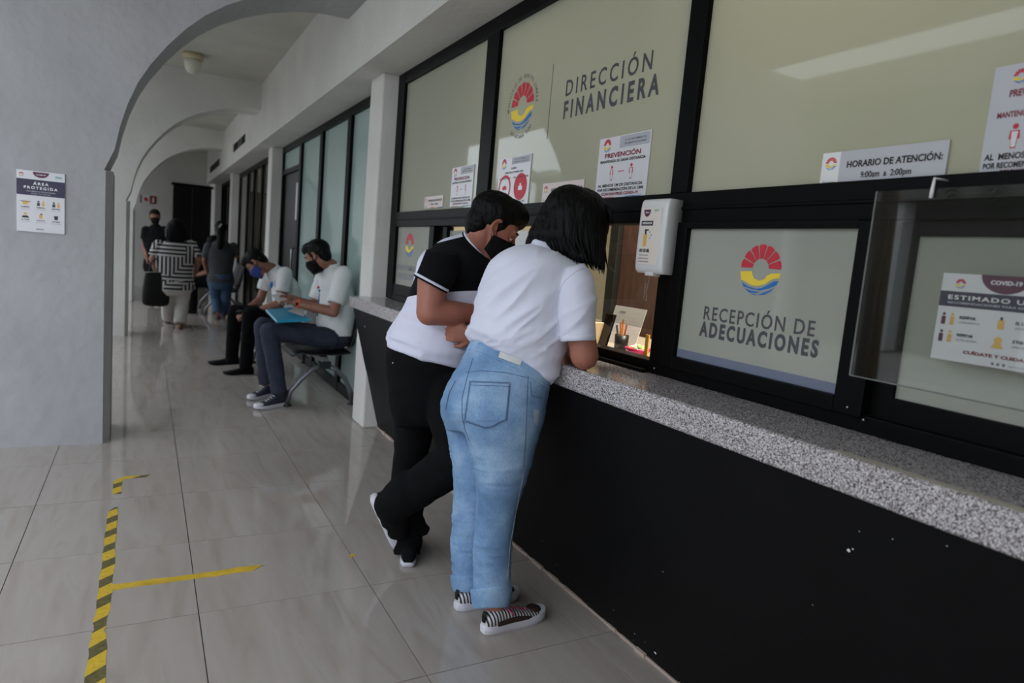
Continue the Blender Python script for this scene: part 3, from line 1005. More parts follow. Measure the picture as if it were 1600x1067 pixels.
lb.text('lávate las manos', lw * .06, lw * .58, lh * .15, .006, INK_MGREY, .01)
lb.text('en todo momento', lw * .06, lw * .58, lh * .10, .006, INK_MGREY, .01)
MB().box(XW - .055, XW - .02, 1.70, 1.74, dz0 - .008, dz0 + .01).build('nozzle', DW, dis, bevel=.003)
MB().tube([(XW - .03, 1.74, 1.29), (XW - .028, 1.752, 1.22), (XW - .03, 1.745, 1.19), (XW - .03, 1.76, 1.20), (XW - .03, 1.758, 1.25)], .0012, 6).build('wire', mat('wire_grey', rgb(150, 140, 135), .4), dis)

# ---------------------------------------------------------------- behind the hatch
WOODP = mat('brown_wood_panel', rgb(98, 70, 60), .45, var=.35, vscale=14, stretch=(1, 3, .6))
ip = AX(968, 420, 2.3)
pn = MB().box(2.3, 2.34, 1.2, ip[1], .5, 1.95).build('wood_partition', WOODP, bevel=.004)
tag(pn, 'reddish brown wood partition inside the office seen through the hatch', 'partition')
dp = MB().box(2.27, 2.36, ip[1] + .002, AX(948, 420, 2.27)[1], 0, 2.2).build('dark_post', mat('charcoal_post', rgb(38, 38, 38), .5), bevel=.004)
tag(dp, 'dark vertical post beside the brown partition inside the office', 'post')
DK = mat('desk_pale', rgb(150, 140, 126), .5)
dk = empty('office_desk', (1.9, 2.3, 0))
tag(dk, 'office desk behind the hatch holding papers and pencils', 'desk')
MB().box(1.675, 2.2, 1.25, 3.4, .93, .962).build('desk_top', DK, dk, bevel=.004)
MB().box(2.14, 2.18, 1.3, 3.35, 0, .93).build('front_panel', DK, dk)
ZD = .962
def on_desk(u, v, x):
    p = AX(u, v, x)
    return p[1]
# upright sheet in a stand
sx = 1.80
ya, yb = on_desk(937, 520, sx), on_desk(985, 520, sx)
st = MB()
st.add([(sx + .03, ya, ZD), (sx + .03, yb, ZD), (sx + .075, yb, ZD + .165), (sx + .075, ya, ZD + .165), (sx + .033, ya, ZD), (sx + .033, yb, ZD), (sx + .078, yb, ZD + .165), (sx + .078, ya, ZD + .165)], [(0, 1, 2, 3), (7, 6, 5, 4), (0, 4, 5, 1), (2, 6, 7, 3), (0, 3, 7, 4), (1, 5, 6, 2)])
so = st.build('standing_paper', PAPER_PLAIN)
tag(so, 'upright printed white sheet propped behind the pencil cup', 'paper')
b = Board((sx + .029, ya, ZD), (0, -1, 0), nrm((.045, 0, .165)), so, .001)
ww = ya - yb
b.text('AVISO', ww * .2, ww * .4, .140, .009, INK_GREY, .03)
for i in range(6):
    b.rect(ww * .1,   .122 - i * .013, ww * (.9 if i % 3 else .7), .1232 - i * .013, INK_LGREY, 'text_line')
o = MB().box(1.60, 1.70, on_desk(931, 560, 1.66), on_desk(931, 560, 1.66) + .03, ZD, ZD + .10).build('card_box', mat('box_cream', rgb(200, 176, 140), .5), bevel=.003)
tag(o, 'small cream card box beside the hatch near the dark phone', 'box')
y0 = on_desk(948, 560, 1.7)
ph_ = MB().rings([[(1.66 + z * .25 + a, y0 + b_, ZD + z) for a, b_ in ((0, .03), (0, -.03), (.012, -.03), (.012, .03))] for z in (0, .14)]).build('dark_tablet', DARKGLASS, bevel=.002)
tag(ph_, 'dark tilted tablet standing between the card box and the pencils', 'tablet')
y0 = on_desk(968, 560, 1.70)
cp = empty('pencil_cup', (1.70, y0, ZD))
tag(cp, 'black cup of orange pencils behind the hatch glass', 'pencil cup')
MB().lathe((1.70, y0, ZD), [(.026, 0), (.029, .065), (.026, .065), (.024, .01)], 18).build('cup', mat('cup_black', rgb(24, 24, 26), .4), cp, True)
for i, (dx, dyy, c_) in enumerate([(.01, .012, rgb(198, 120, 50)), (-.012, -.006, rgb(205, 130, 60)), (.0, -.014, rgb(190, 100, 40)), (-.008, .014, rgb(60, 60, 66))]):
    pnl = MB().tube([(1.70 + dx * .6, y0 + dyy * .6, ZD + .012), (1.70 + dx * 1.6, y0 + dyy * 1.7, ZD + .125 - i * .008)], [.0038, .0038], 6)
    q = pnl.build('pencil', mat('pencil_%d' % i, c_, .4))
    q.name = 'pencil'
    tag(q, ['orange pencil leaning back in the black cup', 'light orange pencil leaning toward the gel dispenser', 'dark orange pencil at the edge of the cup', 'grey pencil standing in the black cup'][i], 'pencil')
y0 = on_desk(996, 552, 1.66)
bw_ = MB().lathe((1.66, y0, ZD), [(.026, 0), (.046, .024), (.050, .034), (.046, .032), (.02, .006)], 22).build('pink_bowl', mat('bowl_pink', rgb(190, 36, 92), .3), None, True)
tag(bw_, 'pink bowl of wrapped sweets behind the hatch glass', 'bowl')
cc = [rgb(236, 226, 120), rgb(230, 232, 214), rgb(120, 200, 120), rgb(224, 120, 90), rgb(250, 244, 190)]
k = 0
for i in range(16):
    a = i * 2.4
    r_ = .031 * math.sqrt((i + .5) / 16)
    s_ = MB().ell((1.66 + r_ * math.cos(a), y0 + r_ * math.sin(a), ZD + .032 + .012 * (1 - r_ / .03) + .003 * (i % 2)), [(.008, 0, 0), (0, .006, 0), (0, 0, .006)], 8, 6).build('sweet', mat('sweet_%d' % (i % 5), cc[i % 5], .3), None, True)
    tag(s_, 'small wrapped sweet heaped in the pink bowl', 'sweet', 'sweets in the pink bowl')
y0 = on_desk(1015, 545, 1.62)
o = MB().box(1.60, 1.606, y0 - .012, y0 + .006, .95, ZD + .10).build('yellow_ruler', mat('ruler_yellow', rgb(214, 164, 60), .4))
tag(o, 'yellow upright ruler at the edge of the hatch beside the sweets', 'ruler')

# ---------------------------------------------------------------- yellow and black floor tape
def m_tape():
    m = mat('hazard_tape', rgb(214, 178, 46), .45)
    nt = m.node_tree
    b_ = bsdf(m)
    tc = N(nt, 'ShaderNodeTexCoord')
    w_ = N(nt, 'ShaderNodeTexWave')
    w_.inputs['Scale'].default_value = 2.8
    w_.inputs['Distortion'].default_value = .0
    mp = N(nt, 'ShaderNodeMapping')
    mp.inputs['Rotation'].default_value = (0, 0, math.radians(48))
    nt.links.new(tc.outputs['Object'], mp.inputs[0])
    nt.links.new(mp.outputs[0], w_.inputs['Vector'])
    c1 = ramp(nt, w_.outputs[0], [(0, (1, 1, 1)), (.56, (1, 1, 1)), (.6, (0, 0, 0)), (1, (0, 0, 0))])
    nz = N(nt, 'ShaderNodeTexNoise')
    nz.inputs['Scale'].default_value = 60
    nz.inputs['Detail'].default_value = 6
    nt.links.new(tc.outputs['Object'], nz.inputs['Vector'])
    dk_ = ramp(nt, nz.outputs[0], [(.3, rgb(78, 72, 44)), (.7, rgb(118, 108, 62))])
    yl = ramp(nt, nz.outputs[0], [(.25, rgb(150, 122, 40)), (.38, rgb(208, 172, 44)), (.8, rgb(222, 188, 62))])
    mx = N(nt, 'ShaderNodeMix', data_type='RGBA')
    nt.links.new(c1, mx.inputs[0])
    nt.links.new(dk_, mx.inputs[6])
    nt.links.new(yl, mx.inputs[7])
    nt.links.new(mx.outputs[2], b_.inputs['Base Color'])
    return m
TAPE = m_tape()
TAPEY = mat('yellow_tape', rgb(214, 178, 52), .45, var=.3, vscale=14)
def tape(name, left, right, label, m, z=.001):
    """two torn edges given as floor points"""
    L = [AZ(u, v) for u, v in left]
    R_ = [AZ(u, v) for u, v in right]
    n = max(len(L), len(R_)) * 3
    def res(Q):
        Q = np.array(Q)
        t = np.linspace(0, len(Q) - 1, n)
        return np.stack([np.interp(t, range(len(Q)), Q[:, i]) for i in range(3)], 1)
    L, R_ = res(L), res(R_)
    jit = np.random.RandomState(len(label))
    mb = MB()
    vs = []
    for a_, b_ in zip(L, R_):
        j = jit.uniform(-.003, .003, 2)
        for q, jj in ((a_, j[0]), (b_, j[1])):
            vs.append((q[0] + jj, q[1], z))
            vs.append((q[0] + jj, q[1], 0))
    fs = []
    for i in range(n - 1):
        k_ = 4 * i
        fs += [(k_, k_ + 2, k_ + 6, k_ + 4), (k_, k_ + 4, k_ + 5, k_ + 1), (k_ + 2, k_ + 3, k_ + 7, k_ + 6)]
    mb.add(vs, fs)
    o = mb.build(name, m)
    tag(o, label, 'tape')
    return o
tape('floor_tape', [(178, 793), (167.8, 801), (165.5, 830), (161, 860), (153.8, 920), (149, 953), (145.5, 976), (146, 984), (144, 991), (138.5, 1019), (131, 1067), (127, 1100)],
     [(183, 792), (184.7, 801), (182, 830), (179.6, 860), (176, 920), (171.6, 950), (166, 980), (162.8, 985), (166.5, 992), (166.5, 1005), (163, 1067), (161, 1100)],
     'long worn yellow and black hazard tape strip running toward the viewer', TAPE)
tape('floor_tape', [(176, 913.5), (210, 909.5), (240, 904.5), (268, 902), (300, 897.5), (340, 892), (372, 886.5), (396, 884), (413, 883)],
     [(178, 922.5), (210, 917), (240, 913.5), (268, 909.5), (300, 905), (340, 900), (372, 894.5), (396, 892), (404, 886)],
     'plain yellow tape branch torn at its end, crossing the long strip', TAPEY, .0014)
tape('floor_tape', [(174.4, 772), (176, 754), (183, 748.5), (195, 744.5), (215, 743), (234.4, 741.5)], [(190, 771), (191, 754), (191, 750), (198, 748.3), (215, 746.5), (228, 745.5)],
     'short folded yellow tape piece, hooked, beyond the long strip', TAPE)
tape('floor_tape', [(545, 867.5), (549, 866), (555, 865.5)], [(546, 870), (550, 870.5), (554, 869)], 'tiny yellow tape scrap on the tiles near the black shoes', TAPEY)

# ---------------------------------------------------------------- fittings on ceiling and beam
LG = mat('lamp_opal', rgb(206, 204, 190), .3)
LB = mat('lamp_base', rgb(190, 178, 140), .5)
for x, y, lab in ((.41, 8.31, 'opal dome ceiling lamp in the bay above the seated men'), (.41, 12.6, 'dome ceiling lamp in the next bay beyond the second arch'), (.75, 15.6, 'farthest dome ceiling lamp near the end wall')):
    e = tag(empty('ceiling_lamp', (x, y, ZC)), lab, 'lamp')
    MB().lathe((x, y, ZC), [(.105, 0), (.105, -.05), (.095, -.062)], 24).build('lamp_base', LB, e, True)
    MB().lathe((x, y, ZC), [(.088, -.06), (.088, -.11), (.078, -.16), (.055, -.195), (.02, -.21)], 24).build('lamp_shade', LG, e, True)
VENT = mat('vent_dark', rgb(42, 40, 40), .7)
for y0, y1, z0, z1, lab, blocks in ((10.62, 12.05, 2.655, 2.775, 'dark louvred vent slots on the beam past the second arch', ((0, .3), (.38, .5), (.58, 1))),
                                    (14.5, 16.6, 2.65, 2.78, 'far dark vent grille on the beam near the end wall', ((0, 1),))):
    e = tag(empty('beam_vent', (XB, y0, z0)), lab, 'vent')
    for a, b_ in blocks:
        ya, yb = y0 + (y1 - y0) * a, y0 + (y1 - y0) * b_
        MB().box(XB - .004, XB + .01, ya, yb, z0, z1).build('grille_panel', VENT, e)
        for i in range(5):
            z = z0 + (z1 - z0) * (i + .5) / 5
            MB().box(XB - .014, XB - .003, ya, yb, z - .004, z + .004).build('slat', BLACKMET, e)
es = MB().box(-.13, .20, YEND - .012, YEND - .002, 1.88, 2.06).build('end_wall_sign', PAPER)
tag(es, 'small red and white sign on the far end wall beside the dark door', 'sign')
b = Board((-.13, YEND - .012, 1.88), (1, 0, 0), (0, 0, 1), es)
b.rect(.19, 0, .33, .18, INK_DRED, 'red_field')
b.rect(.0, .0, .03, .18, INK_DRED, 'red_field')
b.poly([(.08, .05), (.17, .05), (.17, .08), (.13, .13), (.08, .13)], INK_RED, 'arrow_icon')
b.disc(.26, .12, .02, INK_WHITE, 'person_icon', 12)
b.rect(.24, .03, .28, .1, INK_WHITE, 'person_icon')
nt_ = MB().box(XW + .044, XW + .049, 8.1, 8.32, 1.55, 1.98).build('door_notice', PAPER)
tag(nt_, 'white paper notice taped to the edge of the dark door', 'paper')

# ================================================================== PEOPLE
def skin_mat(name, c):
    m = mat(name, c, .5, var=.12, vscale=14, bump=.06, bscale=120)
    b_ = bsdf(m)
    b_.inputs['Subsurface Weight'].default_value = .12
    b_.inputs['Subsurface Radius'].default_value = (.6, .25, .12)
    b_.inputs['Subsurface Scale'].default_value = .012
    return m
SKIN1 = skin_mat('skin_warm', rgb(164, 104, 85))
SKIN2 = skin_mat('skin_brown', rgb(140, 94, 76))
SKIN3 = skin_mat('skin_tan', rgb(158, 108, 86))
HAIR = mat('black_hair', rgb(5, 5, 5), .5, spec=.15, var=.5, vscale=30, stretch=(1, 1, .12), bump=.5, bscale=90)
CLOTHW = mat('white_knit', rgb(222, 223, 240), .85, sheen=.15, var=.04, vscale=5, bump=.06, bscale=260)
CLOTHW2 = mat('white_shirt_cotton', rgb(212, 213, 214), .85, sheen=.1, var=.05, vscale=6, bump=.08, bscale=200)
BLACKCLOTH = mat('black_trouser_cloth', rgb(13, 13, 15), .95, spec=.15, var=.3, vscale=20, bump=.1, bscale=160)
NAVYDEN = mat('navy_denim', rgb(34, 40, 58), .85, var=.25, vscale=16, bump=.15, bscale=200)
BLUEDEN = mat('mid_blue_denim', rgb(58, 84, 112), .85, var=.25, vscale=10, bump=.15, bscale=200)
MASKB = mat('black_mask_cloth', rgb(9, 9, 10), .85, spec=.2, bump=.1, bscale=200)
MASKBLUE = mat('blue_mask_cloth', rgb(38, 58, 132), .8)
EYEW = mat('eye_white', rgb(200, 196, 190), .2)
IRIS = mat('eye_iris', rgb(28, 18, 14), .15)
RUBBERW = mat('white_sole', rgb(206, 204, 212), .5, var=.05)
SHOEB = mat('black_shoe', rgb(11, 11, 12), .5, spec=.3)
SHOEMESH = mat('black_mesh_fabric', rgb(10, 10, 11), .9, spec=.2, bump=.3, bscale=300)
LACEW = mat('white_lace', rgb(214, 212, 208), .8)

def head(mb, c, f, u, s=1.0, wide=1.0):
    """adds skull, face, nose, brow, ears to mb and returns the map from head coordinates (forward, left, up) to the room"""
    f = nrm(f)
    u = nrm(np.asarray(u, float) - f * (np.asarray(u, float) @ f))
    l = np.cross(u, f)
    c = np.asarray(c, float)
    def T(x, y, z):
        return c + s * (f * x + l * y * wide + u * z)
    def V(x, y, z):
        return s * (f * x + l * y * wide + u * z)
    mb.ell(T(-.012, 0, .034), [V(.098, 0, 0), V(0, .076, 0), V(0, 0, .088)], 28, 18)
    rl = []
    for z, hw, fr, bk in ((.075, .062, .070, -.05), (.045, .070, .084, -.05), (.015, .071, .082, -.04), (-.012, .068, .079, -.03), (-.035, .064, .082, -.02), (-.062, .055, .083, -.01), (-.088, .044, .082, .005), (-.108, .030, .076, .02), (-.116, .014, .066, .035)):
        rl.append((T((fr + bk) / 2, 0, z), V((fr - bk) / 2, 0, 0), V(0, hw, 0)))
    mb.loft(rl, 28, 2.3)
    mb.caps([T(.074, -.044, .026), T(.086, -.018, .024), T(.086, .018, .024), T(.074, .044, .026)], [.010 * s, .010 * s, .010 * s, .010 * s])
    mb.caps([T(.080, 0, .02), T(.094, 0, -.005), T(.106, 0, -.026), T(.094, 0, -.036)], [.009 * s, .010 * s, .0115 * s, .009 * s])
    for q in (-1, 1):
        mb.ball(T(.092, q * .012, -.031), .0085 * s)
        mb.ell(T(.058, q * .046, -.022), [V(.022, 0, 0), V(0, .018, 0), V(0, 0, .018)])
        # ear: rim and lobe
        pts = [T(.004 + .016 * math.cos(a), q * (.074 + .012 * (math.sin(a) * .3 + .5)), -.004 + .028 * math.sin(a)) for a in [math.pi * (-.5 + 1.4 * k / 9) for k in range(10)]]
        pts = [T(.004 - (.018 * math.cos(a)), q * (.078 + .010 * math.cos(a * .5)), -.002 + .029 * math.sin(a)) for a in [math.pi * (-.55 + 1.15 * k / 9) for k in range(10)]]
        mb.caps(pts, [.0062 * s] * 10, 10)
        mb.ell(T(.0, q * .077, -.004), [V(.014, 0, 0), V(0, .005, 0), V(0, 0, .022)])
    mb.caps([T(.084, -.020, -.066), T(.091, 0, -.064), T(.084, .020, -.066)], [.006 * s, .0075 * s, .006 * s])
    mb.caps([T(.082, -.016, -.076), T(.089, 0, -.076), T(.082, .016, -.076)], [.006 * s, .0075 * s, .006 * s])
    mb.ball(T(.074, 0, -.102), .014 * s)
    return T, V
def face_bits(parent, T, V, s=1.0, brow=HAIR, closed=.5):
    for q in (-1, 1):
        e = MB()
        e.ball(T(.0715, q * .031, -.001), .0125 * s)
        eo = e.build('eye', EYEW, parent, True)
        MB().ell(T(.0822, q * .031, -.003), [V(.0022, 0, 0), V(0, .0055, 0), V(0, 0, .0055)], 12, 8).build('iris', IRIS, eo, True)
        lid = MB()
        rs = []
        for k in range(7):           # lowered upper lid: a shell over the ball
            t = math.radians(95 - 80 * closed * k / 6 * 1.2)
            rs.append([T(.0715 + .0138 * math.sin(math.pi / 2) * math.cos(a) * abs(math.sin(t)) , q * .031 + .0138 * math.sin(a) * abs(math.sin(t)), -.001 + .0138 * math.cos(t)) for a in [math.radians(-88 + 176 * j / 10) for j in range(11)]])
        vs = [p for r in rs for p in r]
        lid.add(vs, [(i * 11 + j, i * 11 + j + 1, (i + 1) * 11 + j + 1, (i + 1) * 11 + j) for i in range(6) for j in range(10)])
        me = bpy.data.meshes.new('eyelid')
        me.from_pydata(lid.v, [], lid.f)
        lo = link('eyelid', me, parent.data.materials[0], parent, True)
        sd = lo.modifiers.new('s', 'SOLIDIFY')
        sd.thickness = .001
        pts = [T(.083 - .010 * abs(t) ** 2, q * (.031 + .021 * t), .0235 + .004 * (1 - t * t)) for t in (-1, -.5, 0, .5, 1)]
        MB().tube([np.asarray(p) + V(.008, 0, 0) for p in pts], [.002 * s, .0042 * s, .0045 * s, .004 * s, .002 * s], 8).build('eyebrow', brow, parent, True)
def face_mask(parent, T, V, m, s=1.0, ear=True):
    n, k = 22, 10
    vs = []
    for j in range(k):
        t = j / (k - 1)
        for i in range(n):
            a = math.radians(-88 + 176 * i / (n - 1))
            ca = abs(math.cos(a))
            zt = -.008 - .024 * (1 - ca) ** .8
            zb = -.128 + .036 * (1 - ca)
            z = zt + (zb - zt) * t
            bulge = .098 + .020 * math.sin(math.pi * min(1, t * 1.25 + .12)) * ca - .014 * max(0, t - .75) * 4
            hw = .076 - .020 * t
            vs.append(T(.002 + (bulge - .002) * math.cos(a) ** .8 if math.cos(a) > 0 else .002, hw * math.sin(a), z + .002 * math.sin(9 * t * math.pi) * ca))
    me = bpy.data.meshes.new('face_mask')
    me.from_pydata([tuple(p) for p in vs], [], [(j * n + i, j * n + i + 1, (j + 1) * n + i + 1, (j + 1) * n + i) for j in range(k - 1) for i in range(n - 1)])
    o = link('face_mask', me, m, parent, True)
    sd = o.modifiers.new('s', 'SOLIDIFY')
    sd.thickness = .0025
    sd.offset = 1
    if ear:
        for q in (-1, 1):
            MB().tube([T(.022, q * .077, -.034), T(.006, q * .083, .006), T(-.004, q * .086, .028), T(-.016, q * .084, .012)], .0014, 6).build('ear_loop', m, o, True)
            MB().tube([T(.022, q * .062, -.075), T(.008, q * .078, -.045), T(-.008, q * .084, -.026), T(-.016, q * .084, -.004)], .0014, 6).build('ear_loop', m, o, True)
    return o
def short_hair(parent, T, V, voxel=.006, quiff=.0, m=HAIR):
    h_ = MB()
    h_.ell(T(-.020, 0, .052), [V(.103, 0, 0), V(0, .0855, 0), V(0, 0, .086)], 28, 18)
    h_.ell(T(-.060, 0, .000), [V(.052, 0, 0), V(0, .069, 0), V(0, 0, .075)], 24, 16)
    h_.ell(T(.034, 0, .080 + quiff * .4), [V(.068, 0, 0), V(0, .071, 0), V(0, 0, .050 + quiff * .6)], 24, 14)
    for q in (-1, 1):
        h_.ell(T(.014, q * .070, .022), [V(.022, 0, 0), V(0, .010, 0), V(0, 0, .034)], 14, 10)
    fw = nrm(V(1, 0, 0))
    def dsp(co, nn):
        return .0035 * fold(co, [V(1, 0, 0), V(0, 1, 0), V(0, 0, 1)], [40, 95, 40], 5)
    return solid(h_, 'hair', m, parent, voxel, 9, dsp)
def hand(mb, wrist, d, n, side=1, s=1.0, curl=.45, spread=.0, thumb=.6):
    """palm, four fingers of unequal length bending toward n, thumb leaving the side of the palm"""
    d = nrm(d)
    n = nrm(np.asarray(n, float) - d * (np.asarray(n, float) @ d))
    t = np.cross(d, n) * side
    w_ = np.asarray(wrist, float)
    mb.loft([(w_ - d * .01 * s, t * .026 * s, n * .019 * s), (w_ + d * .03 * s, t * .034 * s, n * .017 * s), (w_ + d * .065 * s, t * .041 * s, n * .015 * s), (w_ + d * .090 * s, t * .041 * s, n * .012 * s)], 20, 2.6)
    for off, L, r in ((.031, .070, .0086), (.0105, .079, .0090), (-.0105, .073, .0086), (-.030, .056, .0078)):
        p = w_ + s * (d * .086 + t * off)
        q = [p]
        a = curl * .6
        dd = nrm(d + t * off * spread * 12)
        for k, fr in enumerate((.46, .31, .23)):
            q.append(q[-1] + s * L * fr * (dd * math.cos(a) + n * math.sin(a)))
            a += curl * 1.25
        mb.caps(q, [r * s, r * s * .95, r * s * .88, r * s * .74], 10)
    p = w_ + s * (d * .022 + t * .030)
    q1 = p + s * .042 * nrm(d * .75 + t * .65 + n * thumb * .6)
    q2 = q1 + s * .033 * nrm(d * .95 + t * .15 + n * thumb)
    mb.caps([p, q1, q2], [.0135 * s, .0105 * s, .008 * s], 10)

def shoe(parent, heel, fwd, up, L=.27, style='sneaker', upper=None, sole=RUBBERW, lace=None, sh=.026):
    """sole slab and upper along fwd from the heel; heel is the point under the back of the sole"""
    f = nrm(fwd)
    u = nrm(np.asarray(up, float) - f * (np.asarray(up, float) @ f))
    l = np.cross(u, f)
    hp = np.asarray(heel, float)
    k = L / .28
    def T(x, y, z):
        return hp + k * (f * x + l * y + u * z)
    outl = [(0, .012), (.006, .022), (.03, .031), (.07, .032), (.12, .033), (.17, .040), (.21, .043), (.24, .040), (.262, .031), (.275, .018), (.28, .006)]
    poly = [(x, w_) for x, w_ in outl] + [(x, -w_) for x, w_ in reversed(outl)]
    rs = []
    for z, g in ((0, .94), (.004, 1.0), (sh * .7, 1.02), (sh, .98)):
        rs.append([T(.14 + (x - .14) * g, y * g, z + (.010 * max(0, (x - .2) / .08) ** 2)) for x, y in poly])
    so = MB().rings(rs)
    root = so.build('sole', sole, parent, True)
    em = root.modifiers.new('e', 'EDGE_SPLIT')
    em.split_angle = math.radians(50)
    top = {'sneaker': ((.006, .020, .062), (.03, .030, .076), (.06, .031, .082), (.085, .031, .080), (.12, .032, .072), (.16, .036, .058), (.20, .039, .047), (.235, .036, .041), (.262, .025, .034), (.274, .010, .028)),
           'high': ((.006, .022, .110), (.03, .034, .125), (.065, .036, .128), (.095, .036, .112), (.12, .034, .086), (.16, .036, .064), (.20, .039, .050), (.235, .036, .043), (.262, .025, .035), (.274, .010, .028)),
           'dress': ((.006, .020, .060), (.03, .029, .072), (.06, .030, .074), (.09, .030, .066), (.12, .031, .056), (.16, .035, .046), (.20, .037, .040), (.235, .034, .036), (.262, .024, .031), (.274, .010, .026))}[style]
    rl = []
    for x, hw, hz in top:
        z0 = sh * .6 + (.010 * max(0, (x - .2) / .08) ** 2)
        rl.append((T(x, 0, (hz + z0) / 2), k * l * hw, k * u * (hz - z0) / 2))
    uo = MB().loft(rl, 24, 2.6).build('upper', upper or SHOEMESH, root, True)
    if style == 'high':
        MB().ell(T(.245, 0, .036), [k * f * .034, k * l * .036, k * u * .012], 18, 10).build('toe_cap', sole, root, True)
    if lace:
        for i in range(5):
            x = .105 + i * .020
            z = np.interp(x, [a[0] for a in top], [a[2] for a in top])
            MB().tube([T(x, -.022, z - .010), T(x + .004, 0, z + .003), T(x, .022, z - .010)], .0028 * k, 6).build('lace', lace, root, True)
        z = np.interp(.098, [a[0] for a in top], [a[2] for a in top])
        MB().tube([T(.098, .0, z), T(.09, .03, z + .006), T(.10, .045, z - .008), T(.115, .02, z - .004), T(.098, 0, z), T(.09, -.03, z + .006), T(.105, -.045, z - .010), T(.11, -.02, z - .004)], .0024 * k, 6).build('lace_bow', lace, root, True)
    return root, T, top
def SR(L, R_, d, T, dd=0.0, lift=0.0):
    """loft ring whose outline spans two sight lines at forward depth d (dd: how much deeper its right end is), T thick along the sight line"""
    a, b = P(*L, d - dd / 2), P(*R_, d + dd / 2)
    c = (a + b) / 2
    e = (b - a) / 2
    w_ = nrm(c - CAM)
    w_ = nrm(w_ - nrm(e) * (w_ @ nrm(e)))
    return (c, e, w_ * T - UP * lift)
def bvh_of(o):
    me = o.data
    return BVHTree.FromPolygons([v.co for v in me.vertices], [p.vertices for p in me.polygons])
def on_surface(bv, uv, lift=.001):
    d = Vector(nrm(ray(*uv)))
    hit = bv.ray_cast(Vector(CAM), d)
    if hit[0] is None:
        return None
    return np.array(hit[0] + (hit[1] if hit[1].dot(d) < 0 else -hit[1]) * lift)
def seam(parent, bv, uvs, r, m, name='seam', lift=.0005, step=4.0, closed=False):
    pts = []
    uvs = list(uvs) + ([uvs[0]] if closed else [])
    for a, b in zip(uvs[:-1], uvs[1:]):
        n = max(1, int(math.hypot(b[0] - a[0], b[1] - a[1]) / step))
        for k in range(n + (1 if b == uvs[-1] else 0)):
            p = on_surface(bv, (a[0] + (b[0] - a[0]) * k / n, a[1] + (b[1] - a[1]) * k / n), lift)
            if p is not None and (not pts or np.linalg.norm(p - pts[-1]) < .08):
                pts.append(p)
    if len(pts) > 2:
        return MB().tube(pts, r, 6).build(name, m, parent, True)
def patch(parent, bv, poly, m, name, lift=.0015, nu=10, nv=8):
    """a cloth patch lying on the surface: poly = four corner sight lines TL TR BR BL"""
    vs = []
    for j in range(nv + 1):
        for i in range(nu + 1):
            s_, t_ = i / nu, j / nv
            a = np.array(poly[0]) * (1 - s_) + np.array(poly[1]) * s_
            b = np.array(poly[3]) * (1 - s_) + np.array(poly[2]) * s_
            q = a * (1 - t_) + b * t_
            p = on_surface(bv, tuple(q), lift)
            vs.append(p if p is not None else (vs[-1] if vs else P(q[0], q[1], 2.3)))
    me = bpy.data.meshes.new(name)
    w_ = nu + 1
    me.from_pydata([tuple(v) for v in vs], [], [(j * w_ + i, j * w_ + i + 1, (j + 1) * w_ + i + 1, (j + 1) * w_ + i) for j in range(nv) for i in range(nu)])
    return link(name, me, m, parent, True)

# ---------------------------------------------------------------- materials for the couple
def m_denim():
    m = mat('light_blue_denim', rgb(124, 156, 190), .85)
    nt = m.node_tree
    b_ = bsdf(m)
    tc = N(nt, 'ShaderNodeTexCoord')
    n1 = N(nt, 'ShaderNodeTexNoise')
    n1.inputs['Scale'].default_value = 7
    n1.inputs['Detail'].default_value = 7
    nt.links.new(tc.outputs['Object'], n1.inputs['Vector'])
    mp = N(nt, 'ShaderNodeMapping')
    mp.inputs['Scale'].default_value = (240, 240, 60)
    nt.links.new(tc.outputs['Object'], mp.inputs[0])
    n2 = N(nt, 'ShaderNodeTexNoise')
    n2.inputs['Scale'].default_value = 1.5
    nt.links.new(mp.outputs[0], n2.inputs['Vector'])
    ad = N(nt, 'ShaderNodeMath', operation='MULTIPLY_ADD')
    ad.inputs[1].default_value = .35
    nt.links.new(n2.outputs[0], ad.inputs[0])
    nt.links.new(n1.outputs[0], ad.inputs[2])
    c_ = ramp(nt, ad.outputs[0], [(.4, rgb(84, 117, 156)), (.65, rgb(119, 152, 190)), (.9, rgb(162, 190, 218))])
    nt.links.new(c_, b_.inputs['Base Color'])
    bp = N(nt, 'ShaderNodeBump')
    bp.inputs['Strength'].default_value = .25
    bp.inputs['Distance'].default_value = .002
    nt.links.new(n2.outputs[0], bp.inputs['Height'])
    nt.links.new(bp.outputs[0], b_.inputs['Normal'])
    return m
DENIM = m_denim()
STITCH = mat('denim_seam', rgb(76, 98, 130), .9)
STITCHL = mat('pale_thread', rgb(190, 196, 204), .9)
PATCHW = mat('leather_patch_white', rgb(206, 208, 206), .6, var=.08, vscale=60)
def m_zebra():
    m = mat('striped_shoe_fabric', rgb(210, 208, 208), .6)
    nt = m.node_tree
    tc = N(nt, 'ShaderNodeTexCoord')
    mp = N(nt, 'ShaderNodeMapping')
    mp.inputs['Rotation'].default_value = (0, math.radians(12), 0)
    nt.links.new(tc.outputs['Object'], mp.inputs[0])
    w_ = N(nt, 'ShaderNodeTexWave')
    w_.inputs['Scale'].default_value = 26
    w_.inputs['Distortion'].default_value = 1.2
    nt.links.new(mp.outputs[0], w_.inputs['Vector'])
    c_ = ramp(nt, w_.outputs[0], [(.40, rgb(28, 26, 28)), (.5, rgb(206, 203, 205))])
    nt.links.new(c_, bsdf(m).inputs['Base Color'])
    return m
ZEBRA = m_zebra()
LEOPARD = mat('brown_leopard_panel', rgb(52, 34, 26), .7, var=.6, vscale=120)
PINK = mat('pink_lace', rgb(190, 74, 116), .7)
def shrink(rl, k):
    return [(c, a * k, b * k) for c, a, b in rl]

